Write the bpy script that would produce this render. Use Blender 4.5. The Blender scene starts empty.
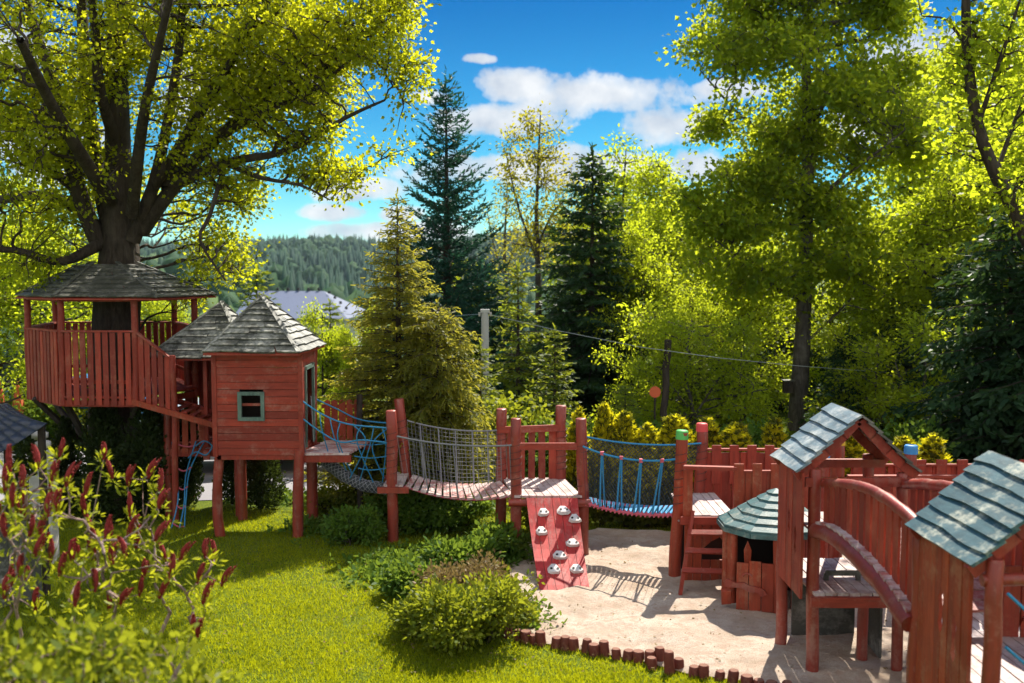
import bpy, math, random
import numpy as np
from mathutils import Vector, Matrix, noise as mnoise
random.seed(7); rng = np.random.default_rng(7)
R = math.radians; PI = math.pi
scene = bpy.context.scene; COL = scene.collection
V = Vector
# ------------------------------------------------------------------ camera
F = 1000.0; HOR = 270.0; CAMH = 4.1
PITCH = math.atan((341.5 - HOR) / F)
cd = bpy.data.cameras.new('camera'); cam = bpy.data.objects.new('camera', cd); COL.objects.link(cam)
cam.location = (0, 0, CAMH); cam.rotation_euler = (PI/2 - PITCH, 0, 0)
cd.sensor_width = 36; cd.lens = 36 * F / 1024; cd.clip_end = 6000; cd.clip_start = .1
cd.dof.use_dof = True; cd.dof.focus_distance = 13.6; cd.dof.aperture_fstop = 1.35
scene.camera = cam
FW = V((0, math.cos(PITCH), -math.sin(PITCH))); UPV = V((0, math.sin(PITCH), math.cos(PITCH)))
def ray(px, py): return FW + V((1,0,0))*((px-512)/F) + UPV*((341.5-py)/F)
def W(px, py, Y): d = ray(px, py); return V((0,0,CAMH)) + d*(Y/d.y)
def WZ(px, py, z=0.0): d = ray(px, py); return V((0,0,CAMH)) + d*((z-CAMH)/d.z)
def G(px, py): return WZ(px, py, 0)
# ------------------------------------------------------------------ objects
XF = {}
def tag(o, label=None, cat=None, group=None, kind=None):
    if label: o['label'] = label
    if cat: o['category'] = cat
    if group: o['group'] = group
    if kind: o['kind'] = kind
    return o
def thing(name, loc, label, cat, group=None, rz=0.0):
    o = bpy.data.objects.new(name, None); COL.objects.link(o)
    o.location = loc; o.rotation_euler = (0, 0, rz); o.empty_display_size = .2
    XF[o] = Matrix.Translation(V(loc)) @ Matrix.Rotation(rz, 4, 'Z')
    return tag(o, label, cat, group)
def link_mesh(name, me, mats, parent=None, loc=None, smooth=False):
    o = bpy.data.objects.new(name, me); COL.objects.link(o)
    if not isinstance(mats, (list, tuple)): mats = [mats]
    for m in mats: me.materials.append(m)
    if smooth: me.polygons.foreach_set('use_smooth', [True]*len(me.polygons))
    if parent is not None: o.parent = parent; XF[o] = XF[parent]
    elif loc is not None: o.location = loc; XF[o] = Matrix.Translation(V(loc))
    else: XF[o] = Matrix.Identity(4)
    return o
XOFF = 0.0
class MB:
    def __init__(s): s.v = []; s.f = []; s.mi = []; s.m = 0
    def add(s, vs, fs):
        b = len(s.v); s.v += [V(v) for v in vs]
        for f in fs: s.f.append([b+i for i in f]); s.mi.append(s.m)
        return s
    def hexa(s, p):  # 8 corners: 0-3 bottom ring, 4-7 top ring
        return s.add(p, [(3,2,1,0),(4,5,6,7),(0,1,5,4),(1,2,6,5),(2,3,7,6),(3,0,4,7)])
    def box(s, c, size, rz=0, jit=0, M=None):
        c = V(c); a, b, h = size[0]/2, size[1]/2, size[2]/2
        M = M or Matrix.Rotation(rz, 3, 'Z')
        ps = [c + M @ V((x*a, y*b, z*h)) + V([random.uniform(-jit, jit) for _ in range(3)]) for z in (-1,1) for x, y in ((-1,-1),(1,-1),(1,1),(-1,1))]
        return s.hexa(ps)
    def bar(s, a, b, w, t, side=None, jit=0):
        # board from a to b, width w along 'side', thickness t along the third axis
        a, b = V(a), V(b); d = (b-a).normalized()
        if side is None: side = V((0,0,1)).cross(d) if abs(d.z) < .95 else V((1,0,0))
        side = V(side); side = (side - d*side.dot(d)).normalized(); n = d.cross(side)
        ps = []
        for p in (a, b):
            for x, y in ((-1,-1),(1,-1),(1,1),(-1,1)):
                ps.append(p + side*(x*w/2+random.uniform(-jit,jit)) + n*(y*t/2) + d*random.uniform(-jit,jit))
        return s.hexa(ps)
    def tube(s, pts, rad, n=10, wob=0.0, cap=True):
        pts = [V(p) for p in pts]; m = len(pts)
        if not isinstance(rad, (list, tuple)): rad = [rad]*m
        prev = None; base = len(s.v); ph = random.uniform(0, 9)
        for i, p in enumerate(pts):
            d = (pts[min(i+1,m-1)] - pts[max(i-1,0)]).normalized()
            if prev is None: x = d.orthogonal().normalized()
            else: x = (prev - d*prev.dot(d)).normalized()
            prev = x; y = d.cross(x)
            for k in range(n):
                a = 2*PI*k/n
                r = rad[i]*(1 + (wob*mnoise.noise(V((math.cos(a)*1.3+ph, math.sin(a)*1.3, i*.55))) if wob else 0))
                s.v.append(p + x*(r*math.cos(a)) + y*(r*math.sin(a)))
        for i in range(m-1):
            for k in range(n):
                a = base+i*n+k; b = base+i*n+(k+1)%n
                s.f.append([a, b, b+n, a+n]); s.mi.append(s.m)
        if cap:
            s.f.append([base+k for k in reversed(range(n))]); s.mi.append(s.m)
            s.f.append([base+(m-1)*n+k for k in range(n)]); s.mi.append(s.m)
        return s
    def post(s, a, b, r, n=12, wob=.1, seg=9, bend=0.012):
        a, b = V(a), V(b); ph = random.uniform(0, 50); L = (b-a).length; pts = []
        for i in range(seg):
            t = i/(seg-1)
            o = V((mnoise.noise(V((ph, t*L*1.5, 0))), mnoise.noise(V((ph, t*L*1.5, 9))), 0))*bend*(2 if 0 < i < seg-1 else 1)
            pts.append(a.lerp(b, t) + o)
        rad = [r*(1.04-.06*i/(seg-1)) for i in range(seg)]
        # chamfered top
        d = (pts[-1]-pts[-2]).normalized()
        pts.append(pts[-1] + d*.012); rad.append(rad[-1]*.86)
        return s.tube(pts, rad, n, wob)
    def prism(s, poly, ext):
        poly = [V(p) for p in poly]; ext = V(ext); n = len(poly)
        return s.add(poly + [p+ext for p in poly], [list(range(n))[::-1], [n+i for i in range(n)]] + [(i, (i+1)%n, n+(i+1)%n, n+i) for i in range(n)])
    def build(s, name, mat, parent=None, loc=None, smooth=False, auto=None):
        me = bpy.data.meshes.new(name)
        if XOFF: s.v = [v+V((XOFF,0,0)) for v in s.v]
        if parent is not None: Mi = XF[parent].inverted(); vs = [Mi @ v for v in s.v]
        elif loc is not None: l = V(loc); vs = [v - l for v in s.v]
        else: vs = s.v
        me.from_pydata([tuple(v) for v in vs], [], s.f)
        o = link_mesh(name, me, mat, parent, loc, smooth)
        if any(s.mi): me.polygons.foreach_set('material_index', s.mi)
        me.validate(); me.update()
        if smooth and auto is None:
            try: me.set_sharp_from_angle(angle=R(50))
            except Exception: pass
        return o
def children_of(o): return [c for c in bpy.data.objects if c.parent == o]
KIDS = {}
def copy_tree(o, loc=None, rz=None, scale=None, label=None, group=None, parent=None):
    c = o.copy(); COL.objects.link(c)
    if parent is not None: c.parent = parent
    if loc is not None: c.location = loc
    if rz is not None: c.rotation_euler = (0, 0, rz)
    if scale is not None: c.scale = scale if isinstance(scale, (tuple, list)) else (scale,)*3
    if label: c['label'] = label
    if group: c['group'] = group
    for ch in children_of(o): copy_tree(ch, parent=c)
    return c
# ------------------------------------------------------------------ materials
def mat(name):
    m = bpy.data.materials.new(name); m.use_nodes = True; m.node_tree.nodes.clear(); return m, m.node_tree
def N(nt, t, **kw):
    n = nt.nodes.new(t)
    for k, v in kw.items():
        if k.startswith('i_'):
            key = k[2:]; key = int(key) if key.isdigit() else key.replace('_', ' ')
            n.inputs[key].default_value = v
        else: setattr(n, k, v)
    return n
def ramp(nt, fac, stops, interp='LINEAR'):
    r = N(nt, 'ShaderNodeValToRGB'); cr = r.color_ramp; cr.interpolation = interp
    while len(cr.elements) < len(stops): cr.elements.new(.5)
    for e, (p, c) in zip(cr.elements, stops):
        e.position = p; e.color = (*c, 1) if len(c) == 3 else c
    nt.links.new(fac, r.inputs[0]); return r.outputs[0]
def mixc(nt, fac, a, b, mode='MIX'):
    m = N(nt, 'ShaderNodeMix', data_type='RGBA', blend_type=mode)
    for sock, v in ((m.inputs[0], fac), (m.inputs[6], a), (m.inputs[7], b)):
        if isinstance(v, (int, float)): sock.default_value = v
        elif isinstance(v, (tuple, list)): sock.default_value = (*v, 1) if len(v) == 3 else v
        else: nt.links.new(v, sock)
    return m.outputs[2]
def math_(nt, op, a, b=None, c=None, clamp=False):
    m = N(nt, 'ShaderNodeMath', operation=op, use_clamp=clamp)
    for i, v in enumerate((a, b, c)):
        if v is None: continue
        if isinstance(v, (int, float)): m.inputs[i].default_value = v
        else: nt.links.new(v, m.inputs[i])
    return m.outputs[0]
def noise_(nt, vec, scale, detail=4, rough=.55, dist=0.0, out=0):
    n = N(nt, 'ShaderNodeTexNoise'); n.inputs['Scale'].default_value = scale; n.inputs['Detail'].default_value = detail
    n.inputs['Roughness'].default_value = rough; n.inputs['Distortion'].default_value = dist
    nt.links.new(vec, n.inputs['Vector']); return n.outputs[out]
def vecmap(nt, scale=(1,1,1), kind='Object'):
    tc = N(nt, 'ShaderNodeTexCoord'); mp = N(nt, 'ShaderNodeMapping'); mp.inputs['Scale'].default_value = scale
    nt.links.new(tc.outputs[kind], mp.inputs['Vector']); return mp.outputs[0]
def island(nt):
    g = N(nt, 'ShaderNodeNewGeometry'); return g.outputs['Random Per Island']
def finish(nt, col, rough=.6, bump=None, bstr=.3, bdist=.01, spec=.3):
    p = N(nt, 'ShaderNodeBsdfPrincipled'); o = N(nt, 'ShaderNodeOutputMaterial')
    if isinstance(col, (tuple, list)): p.inputs['Base Color'].default_value = (*col, 1)
    else: nt.links.new(col, p.inputs['Base Color'])
    if isinstance(rough, (int, float)): p.inputs['Roughness'].default_value = rough
    else: nt.links.new(rough, p.inputs['Roughness'])
    p.inputs['Specular IOR Level'].default_value = spec
    if bump is not None:
        b = N(nt, 'ShaderNodeBump'); b.inputs['Strength'].default_value = bstr; b.inputs['Distance'].default_value = bdist
        nt.links.new(bump, b.inputs['Height']); nt.links.new(b.outputs[0], p.inputs['Normal'])
    nt.links.new(p.outputs[0], o.inputs[0]); return p
def wood(name, c1, c2, worn, wornamt=.5, stretch=(14,14,1.6), rough=.62, spec=.35, edge=.585):
    m, nt = mat(name)
    v = vecmap(nt, stretch); v2 = vecmap(nt, (1,1,1))
    # shift the grain per board
    isl = island(nt)
    add = N(nt, 'ShaderNodeVectorMath', operation='ADD'); sc = N(nt, 'ShaderNodeVectorMath', operation='SCALE')
    cmb = N(nt, 'ShaderNodeCombineXYZ'); nt.links.new(isl, cmb.inputs[0]); nt.links.new(isl, cmb.inputs[2]); nt.links.new(cmb.outputs[0], sc.inputs[0]); sc.inputs['Scale'].default_value = 37.0
    nt.links.new(v, add.inputs[0]); nt.links.new(sc.outputs[0], add.inputs[1])
    g = noise_(nt, add.outputs[0], 1.6, 6, .65)
    n2 = noise_(nt, v2, 3.2, 5, .6); n3 = noise_(nt, v2, 22, 5, .7)
    col = mixc(nt, isl, c1, c2)
    col = mixc(nt, math_(nt, 'MULTIPLY', ramp(nt, g, [(.40,(0,0,0)),(.64,(1,1,1))]), .62), col, tuple(x*.30 for x in c1))
    w = math_(nt, 'ADD', math_(nt, 'MULTIPLY', n2, .6), math_(nt, 'MULTIPLY', g, .4))
    w = math_(nt, 'ADD', w, math_(nt, 'MULTIPLY', math_(nt, 'SUBTRACT', n3, .5), .35))
    wf = ramp(nt, w, [(edge-.07,(0,0,0)),(edge+.1,(1,1,1))])
    col = mixc(nt, math_(nt, 'MULTIPLY', wf, wornamt), col, worn)
    nd = noise_(nt, v2, 1.4, 6, .68); col = mixc(nt, math_(nt, 'MULTIPLY', ramp(nt, nd, [(.48,(0,0,0)),(.64,(1,1,1))]), .38), col, tuple(x*.35 for x in c1))
    finish(nt, col, rough, math_(nt, 'ADD', g, math_(nt, 'MULTIPLY', n3, .4)), .35, .01, spec)
    return m
def plain(name, col, rough=.6, var=.25, scale=12, spec=.3, metal=0, bump=.15):
    m, nt = mat(name); v = vecmap(nt); n = noise_(nt, v, scale, 5, .6)
    c = mixc(nt, n, tuple(x*(1-var) for x in col), tuple(min(1, x*(1+var)) for x in col))
    p = finish(nt, c, rough, n, bump, .01, spec); p.inputs['Metallic'].default_value = metal
    return m
def leafmat(name, cols, trans, tfac=.5, rough=.5, big=.6):
    m, nt = mat(name); isl = island(nt)
    stops = [(i/(len(cols)-1), c) for i, c in enumerate(cols)]
    v = vecmap(nt); n = noise_(nt, v, big, 2, .5)
    f = math_(nt, 'ADD', math_(nt, 'MULTIPLY', isl, .62), math_(nt, 'MULTIPLY', math_(nt, 'SUBTRACT', n, .3), .85), clamp=True)
    c = ramp(nt, f, stops)
    d = N(nt, 'ShaderNodeBsdfPrincipled'); d.inputs['Roughness'].default_value = rough; d.inputs['Specular IOR Level'].default_value = .12
    nt.links.new(c, d.inputs['Base Color'])
    t = N(nt, 'ShaderNodeBsdfTranslucent')
    tc = ramp(nt, f, [(0, tuple(x*.65 for x in trans)), (1, trans)]); nt.links.new(tc, t.inputs[0])
    mx = N(nt, 'ShaderNodeMixShader'); mx.inputs[0].default_value = tfac
    nt.links.new(d.outputs[0], mx.inputs[1]); nt.links.new(t.outputs[0], mx.inputs[2])
    o = N(nt, 'ShaderNodeOutputMaterial'); nt.links.new(mx.outputs[0], o.inputs[0]); return m
M = {}
RED1, RED2 = (.45,.060,.030), (.20,.026,.015)
M['red'] = wood('red_painted_wood', RED1, RED2, (.44,.17,.10), .45)
M['redh'] = wood('red_painted_boards_lying', RED1, RED2, (.46,.24,.18), .5, (1.6,14,14))
M['redy'] = wood('red_painted_boards_deep', RED1, RED2, (.46,.24,.18), .5, (14,1.6,14))
M['log'] = wood('red_painted_log', (.41,.056,.030), (.24,.031,.018), (.46,.26,.20), .5, (9,9,1.2), .45, .5)
M['orange'] = wood('orange_red_boards', (.47,.075,.026), (.26,.036,.016), (.50,.26,.15), .5)
M['crim'] = wood('crimson_boards', (.50,.035,.030), (.40,.026,.026), (.55,.30,.26), .5, (10,3,3))
M['deck'] = wood('worn_pale_deck', (.40,.27,.25), (.30,.17,.15), (.60,.52,.50), .8, (14,1.6,14), .6, .3, .45)
M['bridge_plank'] = wood('worn_pink_plank', (.42,.13,.11), (.36,.10,.09), (.66,.55,.52), .9, (3,8,8), .6, .3, .47)
M['shingle'] = wood('weathered_shingle', (.12,.12,.105), (.055,.06,.052), (.42,.42,.38), .85, (3,10,10), .6, .4, .52)
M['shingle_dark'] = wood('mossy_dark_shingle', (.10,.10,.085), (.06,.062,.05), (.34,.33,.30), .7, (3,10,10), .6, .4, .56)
M['teal'] = wood('teal_painted_shingle', (.030,.085,.100), (.060,.130,.150), (.50,.50,.40), .9, (9,2.5,9), .5, .45, .58)
M['tealh'] = wood('teal_painted_shingle_round', (.040,.115,.12), (.075,.165,.17), (.45,.47,.40), .8, (3,6,6), .5, .45, .58)
M['paleblue'] = wood('pale_blue_shingle', (.12,.18,.215), (.19,.26,.30), (.54,.56,.54), .8, (9,2.5,9), .5, .45, .55)
M['dark'] = plain('dark_recess_shade', (.02,.013,.01), .8)  # near-black stand-in for shade inside openings
M['greenframe'] = wood('green_window_paint', (.10,.17,.14), (.13,.2,.16), (.3,.33,.28), .5)
M['capgreen'] = plain('green_cap_paint', (.10,.42,.10), .5, .15)
M['capred'] = plain('red_cap_paint', (.62,.07,.07), .5, .15)
M['capyellow'] = plain('yellow_cap_paint', (.70,.42,.03), .5, .15)
M['capblue'] = plain('blue_cap_paint', (.05,.25,.55), .5, .3, 25)
M['rope_grey'] = plain('grey_rope', (.22,.22,.235), .8, .3, 60)
M['rope_blue'] = plain('blue_rope', (.03,.22,.42), .6, .35, 60)
M['rope_pink'] = plain('pink_rope', (.50,.10,.14), .7, .3, 60)
M['rope_dark'] = plain('dark_netting', (.035,.045,.05), .7, .3, 60)
M['rope_wrap'] = plain('rust_brown_binding', (.10,.035,.03), .7, .3, 60)
M['net_grey'] = plain('grey_net', (.05,.055,.06), .7, .3, 40)
M['hold'] = plain('grey_climbing_hold', (.60,.57,.56), .85, .35, 22, .15)
M['hole'] = plain('dark_bolt_hole', (.02,.02,.02), .6)
M['metal'] = plain('galvanised_metal', (.42,.44,.44), .45, .15, 20, .5, .6)
M['concrete'] = plain('grey_concrete_pole', (.42,.43,.42), .75, .15, 20)
M['stake'] = wood('weathered_stake_wood', (.24,.050,.030), (.14,.032,.02), (.38,.20,.13), .5, (9,9,1.2), .7, .3)
M['cutwood'] = plain('cut_wood_end', (.20,.09,.06), .8, .5, 30)
M['stone'] = plain('pale_stone', (.5,.48,.46), .8, .25, 14)
M['canvas'] = plain('dark_blue_canvas', (.028,.035,.055), .45, .5, 2.5, .5)
M['orangecloth'] = plain('orange_canvas', (.65,.13,.05), .7, .2, 6)
M['bluecar'] = plain('blue_car_paint', (.03,.16,.42), .25, .05, 5, .6)
M['silvercar'] = plain('silver_car_paint', (.42,.50,.52), .25, .05, 5, .6)
M['glass'] = plain('dark_glass', (.015,.02,.025), .08, .1, 5, .8)
M['rubber'] = plain('black_rubber', (.02,.02,.02), .8)
M['alloy'] = plain('alloy_rim', (.4,.4,.42), .35, .1, 10, .5, .8)
M['roofmetal'] = plain('lilac_grey_sheet_roof', (.085,.105,.17), .5, .08, .4, .4)
M['wallpale'] = plain('pale_render_wall', (.5,.48,.45), .8, .1, 1)
def barkmat(name, c, c2, sc=(9,9,2.0)):
    m, nt = mat(name); v = vecmap(nt, sc); g = noise_(nt, v, 1.6, 6, .7, .6); n2 = noise_(nt, vecmap(nt), 2.5, 4)
    col = ramp(nt, g, [(.3, tuple(x*.35 for x in c)), (.55, c), (.75, c2)])
    col = mixc(nt, ramp(nt, n2, [(.5,(0,0,0)),(.7,(1,1,1))]), col, tuple(x*.8 for x in c2))
    finish(nt, col, .85, g, .9, .04, .2); return m
M['bark_dark'] = barkmat('dark_bark', (.050,.038,.030), (.085,.068,.055))
M['bark_grey'] = barkmat('grey_plated_bark', (.085,.072,.062), (.17,.155,.135))
M['bark_twig'] = barkmat('pale_twig_bark', (.30,.20,.18), (.42,.32,.30))
# leaves
M['L_maple'] = leafmat('maple_leaf', [(.045,.08,.006),(.075,.115,.008),(.12,.15,.010)], (.82,.84,.02), .60)
M['L_lime'] = leafmat('fresh_yellow_green_leaf', [(.07,.12,.008),(.13,.18,.012),(.21,.22,.016)], (.74,.84,.03), .62)
M['L_green'] = leafmat('green_leaf', [(.035,.08,.008),(.06,.12,.010),(.10,.15,.010)], (.70,.78,.03), .62)
M['L_bud'] = leafmat('orange_green_bud', [(.10,.13,.02),(.17,.16,.02),(.22,.18,.02)], (.72,.66,.05), .5)
M['N_fir'] = leafmat('blue_green_fir_needle', [(.012,.050,.036),(.022,.075,.052),(.04,.105,.06)], (.05,.16,.08), .3)
M['N_dark'] = leafmat('dark_spruce_needle', [(.012,.034,.016),(.022,.055,.022),(.04,.08,.026)], (.10,.18,.03), .3)
M['N_gold'] = leafmat('golden_spruce_needle', [(.05,.075,.014),(.10,.12,.016),(.18,.18,.025)], (.64,.58,.06), .45)
M['N_light'] = leafmat('light_green_spruce_needle', [(.045,.075,.012),(.08,.12,.016),(.14,.17,.02)], (.50,.56,.04), .42)
M['T_yellow'] = leafmat('yellow_sunlit_thuja_tip', [(.20,.22,.008),(.36,.34,.010),(.46,.40,.010)], (.90,.80,.02), .55)
M['T_dark'] = leafmat('olive_thuja_foliage', [(.035,.050,.010),(.06,.08,.012),(.12,.11,.02)], (.34,.34,.03), .35)
M['T_black'] = leafmat('dark_evergreen_foliage', [(.012,.022,.008),(.022,.038,.010),(.04,.055,.012)], (.10,.14,.02), .25)
M['L_shrub'] = leafmat('yellow_green_shrub_leaf', [(.045,.08,.008),(.10,.135,.010),(.20,.20,.014)], (.52,.56,.03), .42)
M['L_brown'] = leafmat('dry_brown_shrub_leaf', [(.14,.09,.04),(.20,.14,.06),(.16,.15,.03)], (.35,.25,.08), .35)
M['L_under'] = leafmat('mid_green_ground_leaf', [(.03,.075,.012),(.06,.13,.016),(.12,.18,.02)], (.30,.42,.04), .4)
M['L_sumac'] = leafmat('sumac_leaf', [(.11,.15,.010),(.19,.22,.012),(.28,.28,.016)], (.70,.72,.03), .46)
M['cone'] = plain('dark_red_sumac_cone', (.24,.032,.030), .85, .6, 70, .15, 0, .8)
M['G_blade'] = leafmat('grass_blade', [(.045,.095,.004),(.13,.18,.005),(.29,.27,.010)], (.68,.70,.01), .48, big=.8)
# ------------------------------------------------------------------ foliage meshes (numpy)
def norm(a): return a/np.maximum(np.linalg.norm(a, axis=-1, keepdims=True), 1e-9)
def leaf_mesh(name, P, X, Nn, size, shape, mats, parent=None, loc=None, mi=None, width=None):
    """P positions, X leaf axis, Nn leaf normal, shape (K,3): across, along, out of plane"""
    P = np.asarray(P, float); X = norm(np.asarray(X, float)); Nn = np.asarray(Nn, float)
    Y = norm(np.cross(Nn, X)); Z = np.cross(X, Y); n = len(P); K = len(shape)
    size = np.broadcast_to(np.asarray(size, float), (n,)); wd = size if width is None else np.broadcast_to(np.asarray(width, float), (n,))
    sh = np.asarray(shape, float)
    vs = P[:,None,:] + X[:,None,:]*(size[:,None]*sh[None,:,1])[:,:,None] + Y[:,None,:]*(wd[:,None]*sh[None,:,0])[:,:,None] + Z[:,None,:]*(size[:,None]*sh[None,:,2])[:,:,None]
    vs = vs.reshape(-1, 3)
    if parent is not None:
        Mi = np.array(XF[parent].inverted()); vs = vs @ Mi[:3,:3].T + Mi[:3,3]
    elif loc is not None: vs = vs - np.array(loc)
    me = bpy.data.meshes.new(name)
    me.vertices.add(n*K); me.vertices.foreach_set('co', vs.astype(np.float32).ravel())
    me.loops.add(n*K); me.loops.foreach_set('vertex_index', np.arange(n*K, dtype=np.int32))
    me.polygons.add(n); me.polygons.foreach_set('loop_start', np.arange(0, n*K, K, dtype=np.int32))
    o = link_mesh(name, me, mats, parent, loc)
    if mi is not None: me.polygons.foreach_set('material_index', np.asarray(mi, dtype=np.int32))
    me.update(calc_edges=True)
    return o
MAPLE = [(0,0,0),(.30,.02,.03),(.22,.22,.0),(.52,.42,.06),(.26,.55,.01),(.20,.66,0),(0,1.0,-.05),(-.20,.66,0),(-.26,.55,.01),(-.52,.42,.06),(-.22,.22,0),(-.30,.02,.03)]
OVAL = [(0,0,0),(.26,.3,.05),(.22,.7,.03),(0,1,-.06),(-.22,.7,.03),(-.26,.3,.05)]
RHOMB = [(0,0,0),(.30,.5,.05),(0,1,0),(-.30,.5,.05)]
STRIP = [(-.5,0,0),(.5,0,0),(.3,1,0),(-.3,1,0)]
BLADE = [(-.5,0,0),(.5,0,0),(0,1,.25)]
def rnd_dir(n, up=0.0, flat=1.0):
    v = rng.normal(size=(n,3)); v[:,2] = v[:,2]*flat + up; return norm(v)
def tubes_np(name, S, r0, r1, sides, mt, parent):
    """S (n,4,3) poly-lines"""
    n = len(S); S = np.asarray(S, float); r0 = np.asarray(r0); r1 = np.asarray(r1)
    T = np.empty_like(S); T[:,0] = S[:,1]-S[:,0]; T[:,3] = S[:,3]-S[:,2]; T[:,1] = S[:,2]-S[:,0]; T[:,2] = S[:,3]-S[:,1]
    T = norm(T); ref = np.where(np.abs(T[:,:1,2:3]) > .9, np.array([[[1.,0,0]]]), np.array([[[0,0,1.]]]))
    A = norm(np.cross(T, np.broadcast_to(ref, T.shape))); B = np.cross(T, A)
    t = np.linspace(0,1,4)[None,:]; rad = r0[:,None]*(1-t)+r1[:,None]*t
    a = np.arange(sides)*2*PI/sides
    vs = S[:,:,None,:] + rad[:,:,None,None]*(A[:,:,None,:]*np.cos(a)[None,None,:,None] + B[:,:,None,:]*np.sin(a)[None,None,:,None])
    vs = vs.reshape(-1,3)
    Mi = np.array(XF[parent].inverted()); vs = vs @ Mi[:3,:3].T + Mi[:3,3]
    k = np.arange(sides); k2 = (k+1) % sides; quads = []
    for j in range(3): quads.append(np.stack([j*sides+k, j*sides+k2, (j+1)*sides+k2, (j+1)*sides+k], 1))
    q = np.concatenate(quads); f = (q[None] + (np.arange(n)*4*sides)[:,None,None]).reshape(-1)
    me = bpy.data.meshes.new(name); me.vertices.add(len(vs)); me.vertices.foreach_set('co', vs.astype(np.float32).ravel())
    me.loops.add(len(f)); me.loops.foreach_set('vertex_index', f.astype(np.int32))
    np_ = len(f)//4; me.polygons.add(np_); me.polygons.foreach_set('loop_start', np.arange(0, len(f), 4, dtype=np.int32))
    me.polygons.foreach_set('use_smooth', np.ones(np_, bool))
    o = link_mesh(name, me, mt, parent); me.update(calc_edges=True); return o
def skeleton(scaffold, targets, rt=.007, step=.45, wander=.12, downpen=2.0):
    """scaffold: list of (points (m,3), radii (m,)); targets (n,3). returns segments"""
    segs = []; R0 = []; R1 = []
    pts = []; dirs = []; prad = []
    for P, rad in scaffold:
        P = np.asarray(P, float)
        # resample
        for i in range(len(P)-1):
            d = P[i+1]-P[i]
            for t in np.linspace(0, 1, 5)[:-1]: pts.append(P[i]+d*t); dirs.append(d/np.linalg.norm(d)); prad.append(rad[i]*(1-t)+rad[i+1]*t)
        pts.append(P[-1]); dirs.append(dirs[-1]); prad.append(rad[-1])
        for i in range(len(P)-1):
            a, b = P[i], P[i+1]; pa = P[max(i-1,0)]; pb = P[min(i+2,len(P)-1)]
            ta = (b-pa)*.5 if i else (b-a)*.6; tb = (pb-a)*.5 if i+2 < len(P) else (b-a)*.6
            q = []
            for t in (0,1/3,2/3,1):
                h = 2*t**3-3*t**2+1, t**3-2*t**2+t, -2*t**3+3*t**2, t**3-t**2
                q.append(h[0]*a+h[1]*ta+h[2]*b+h[3]*tb)
            segs.append(q); R0.append(rad[i]); R1.append(rad[i+1])
    pts = np.array(pts); dirs = np.array(dirs)
    D = targets[:,None,:]-pts[None]; dist = np.linalg.norm(D, axis=2)
    horiz = np.linalg.norm(D[:,:,:2], axis=2)
    cost = dist + downpen*np.maximum(0, horiz*.35 - D[:,:,2])*.5
    own = cost.argmin(1)
    tipdir = np.zeros_like(targets)
    def seg(p, d, q, r0, r1):
        L = np.linalg.norm(q-p); c1 = p + d*L*.35; m = (p+q)/2; w = rng.normal(size=3)*L*wander
        a = p*.30+c1*.55+q*.15+w*.6; b = p*.12+c1*.2+q*.68+w*.8
        segs.append([p, a, b, q]); R0.append(r0); R1.append(r1)
        e = q-b; return e/max(np.linalg.norm(e),1e-9)
    def rec(p, d, idx, r, depth):
        n = len(idx); T = targets[idx]
        if n <= 2 or depth > 12:
            for i in idx:
                tipdir[i] = seg(p, d, targets[i], min(r, rt*1.5), rt*.5)
            return
        c = T.mean(0); q = p + (c-p)*step*rng.uniform(.8,1.15)
        r1 = min(r, rt*math.sqrt(n)*1.15); e = seg(p, d, q, r, r1*.9)
        # two-means on direction
        U = T - q; U = U/np.maximum(np.linalg.norm(U,axis=1,keepdims=True),1e-6)
        c0 = U[rng.integers(n)]; c1 = U[(U@c0).argmin()]
        for _ in range(4):
            lab = (U@c1) > (U@c0)
            if lab.all() or (~lab).all(): lab = np.arange(n) % 2 == 0; break
            c0 = U[~lab].mean(0); c1 = U[lab].mean(0)
        for L in (~lab, lab):
            if L.any(): rec(q, e, idx[L], min(r1, rt*math.sqrt(L.sum())*1.2), depth+1)
    for k in np.unique(own):
        idx = np.where(own == k)[0]
        p = pts[k]; c = targets[idx].mean(0)-p; c /= max(np.linalg.norm(c),1e-6)
        d = dirs[k]*.5+c; d /= np.linalg.norm(d)
        rec(p, d, idx, min(prad[k]*.85, rt*math.sqrt(len(idx))*1.2), 0)
    return np.array(segs), np.array(R0), np.array(R1), tipdir
def blob_targets(blobs, n, hollow=.5, carve=.0, cs=1.0, seed=0):
    """blobs: (cx,cy,cz,rx,ry,rz[,weight])"""
    out = []; w = np.array([b[3]*b[4]*b[5]*(b[6] if len(b) > 6 else 1) for b in blobs]); w = w/w.sum()
    while len(out) < n:
        b = blobs[rng.choice(len(blobs), p=w)]
        u = rng.normal(size=3); u /= np.linalg.norm(u); r = rng.uniform()**hollow
        p = np.array(b[:3]) + u*r*np.array(b[3:6])
        if carve and mnoise.noise(V(p*cs)+V((seed,0,0))) < carve-.5: continue
        out.append(p)
    return np.array(out)
def foliage(name, T, tipdir, per, sigma, size, shape, mt, parent, droop=.25, upn=.8, sv=.35):
    n = len(T); P = np.repeat(T, per, 0); N_ = len(P)
    off = rng.normal(size=(N_,3))*sigma; back = rng.uniform(0,1,(N_,1))*np.repeat(tipdir,per,0)*sigma*2.2
    P = P + off*np.array([1,1,.75]) - back
    X = norm(off*1.0/sigma + np.repeat(tipdir,per,0)*.8 + np.array([0,0,-droop]) + rng.normal(size=(N_,3))*.35)
    Nn = rnd_dir(N_, upn)
    return leaf_mesh(name, P, X, Nn, size*rng.uniform(1-sv,1+sv,N_), shape, mt, parent)
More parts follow.
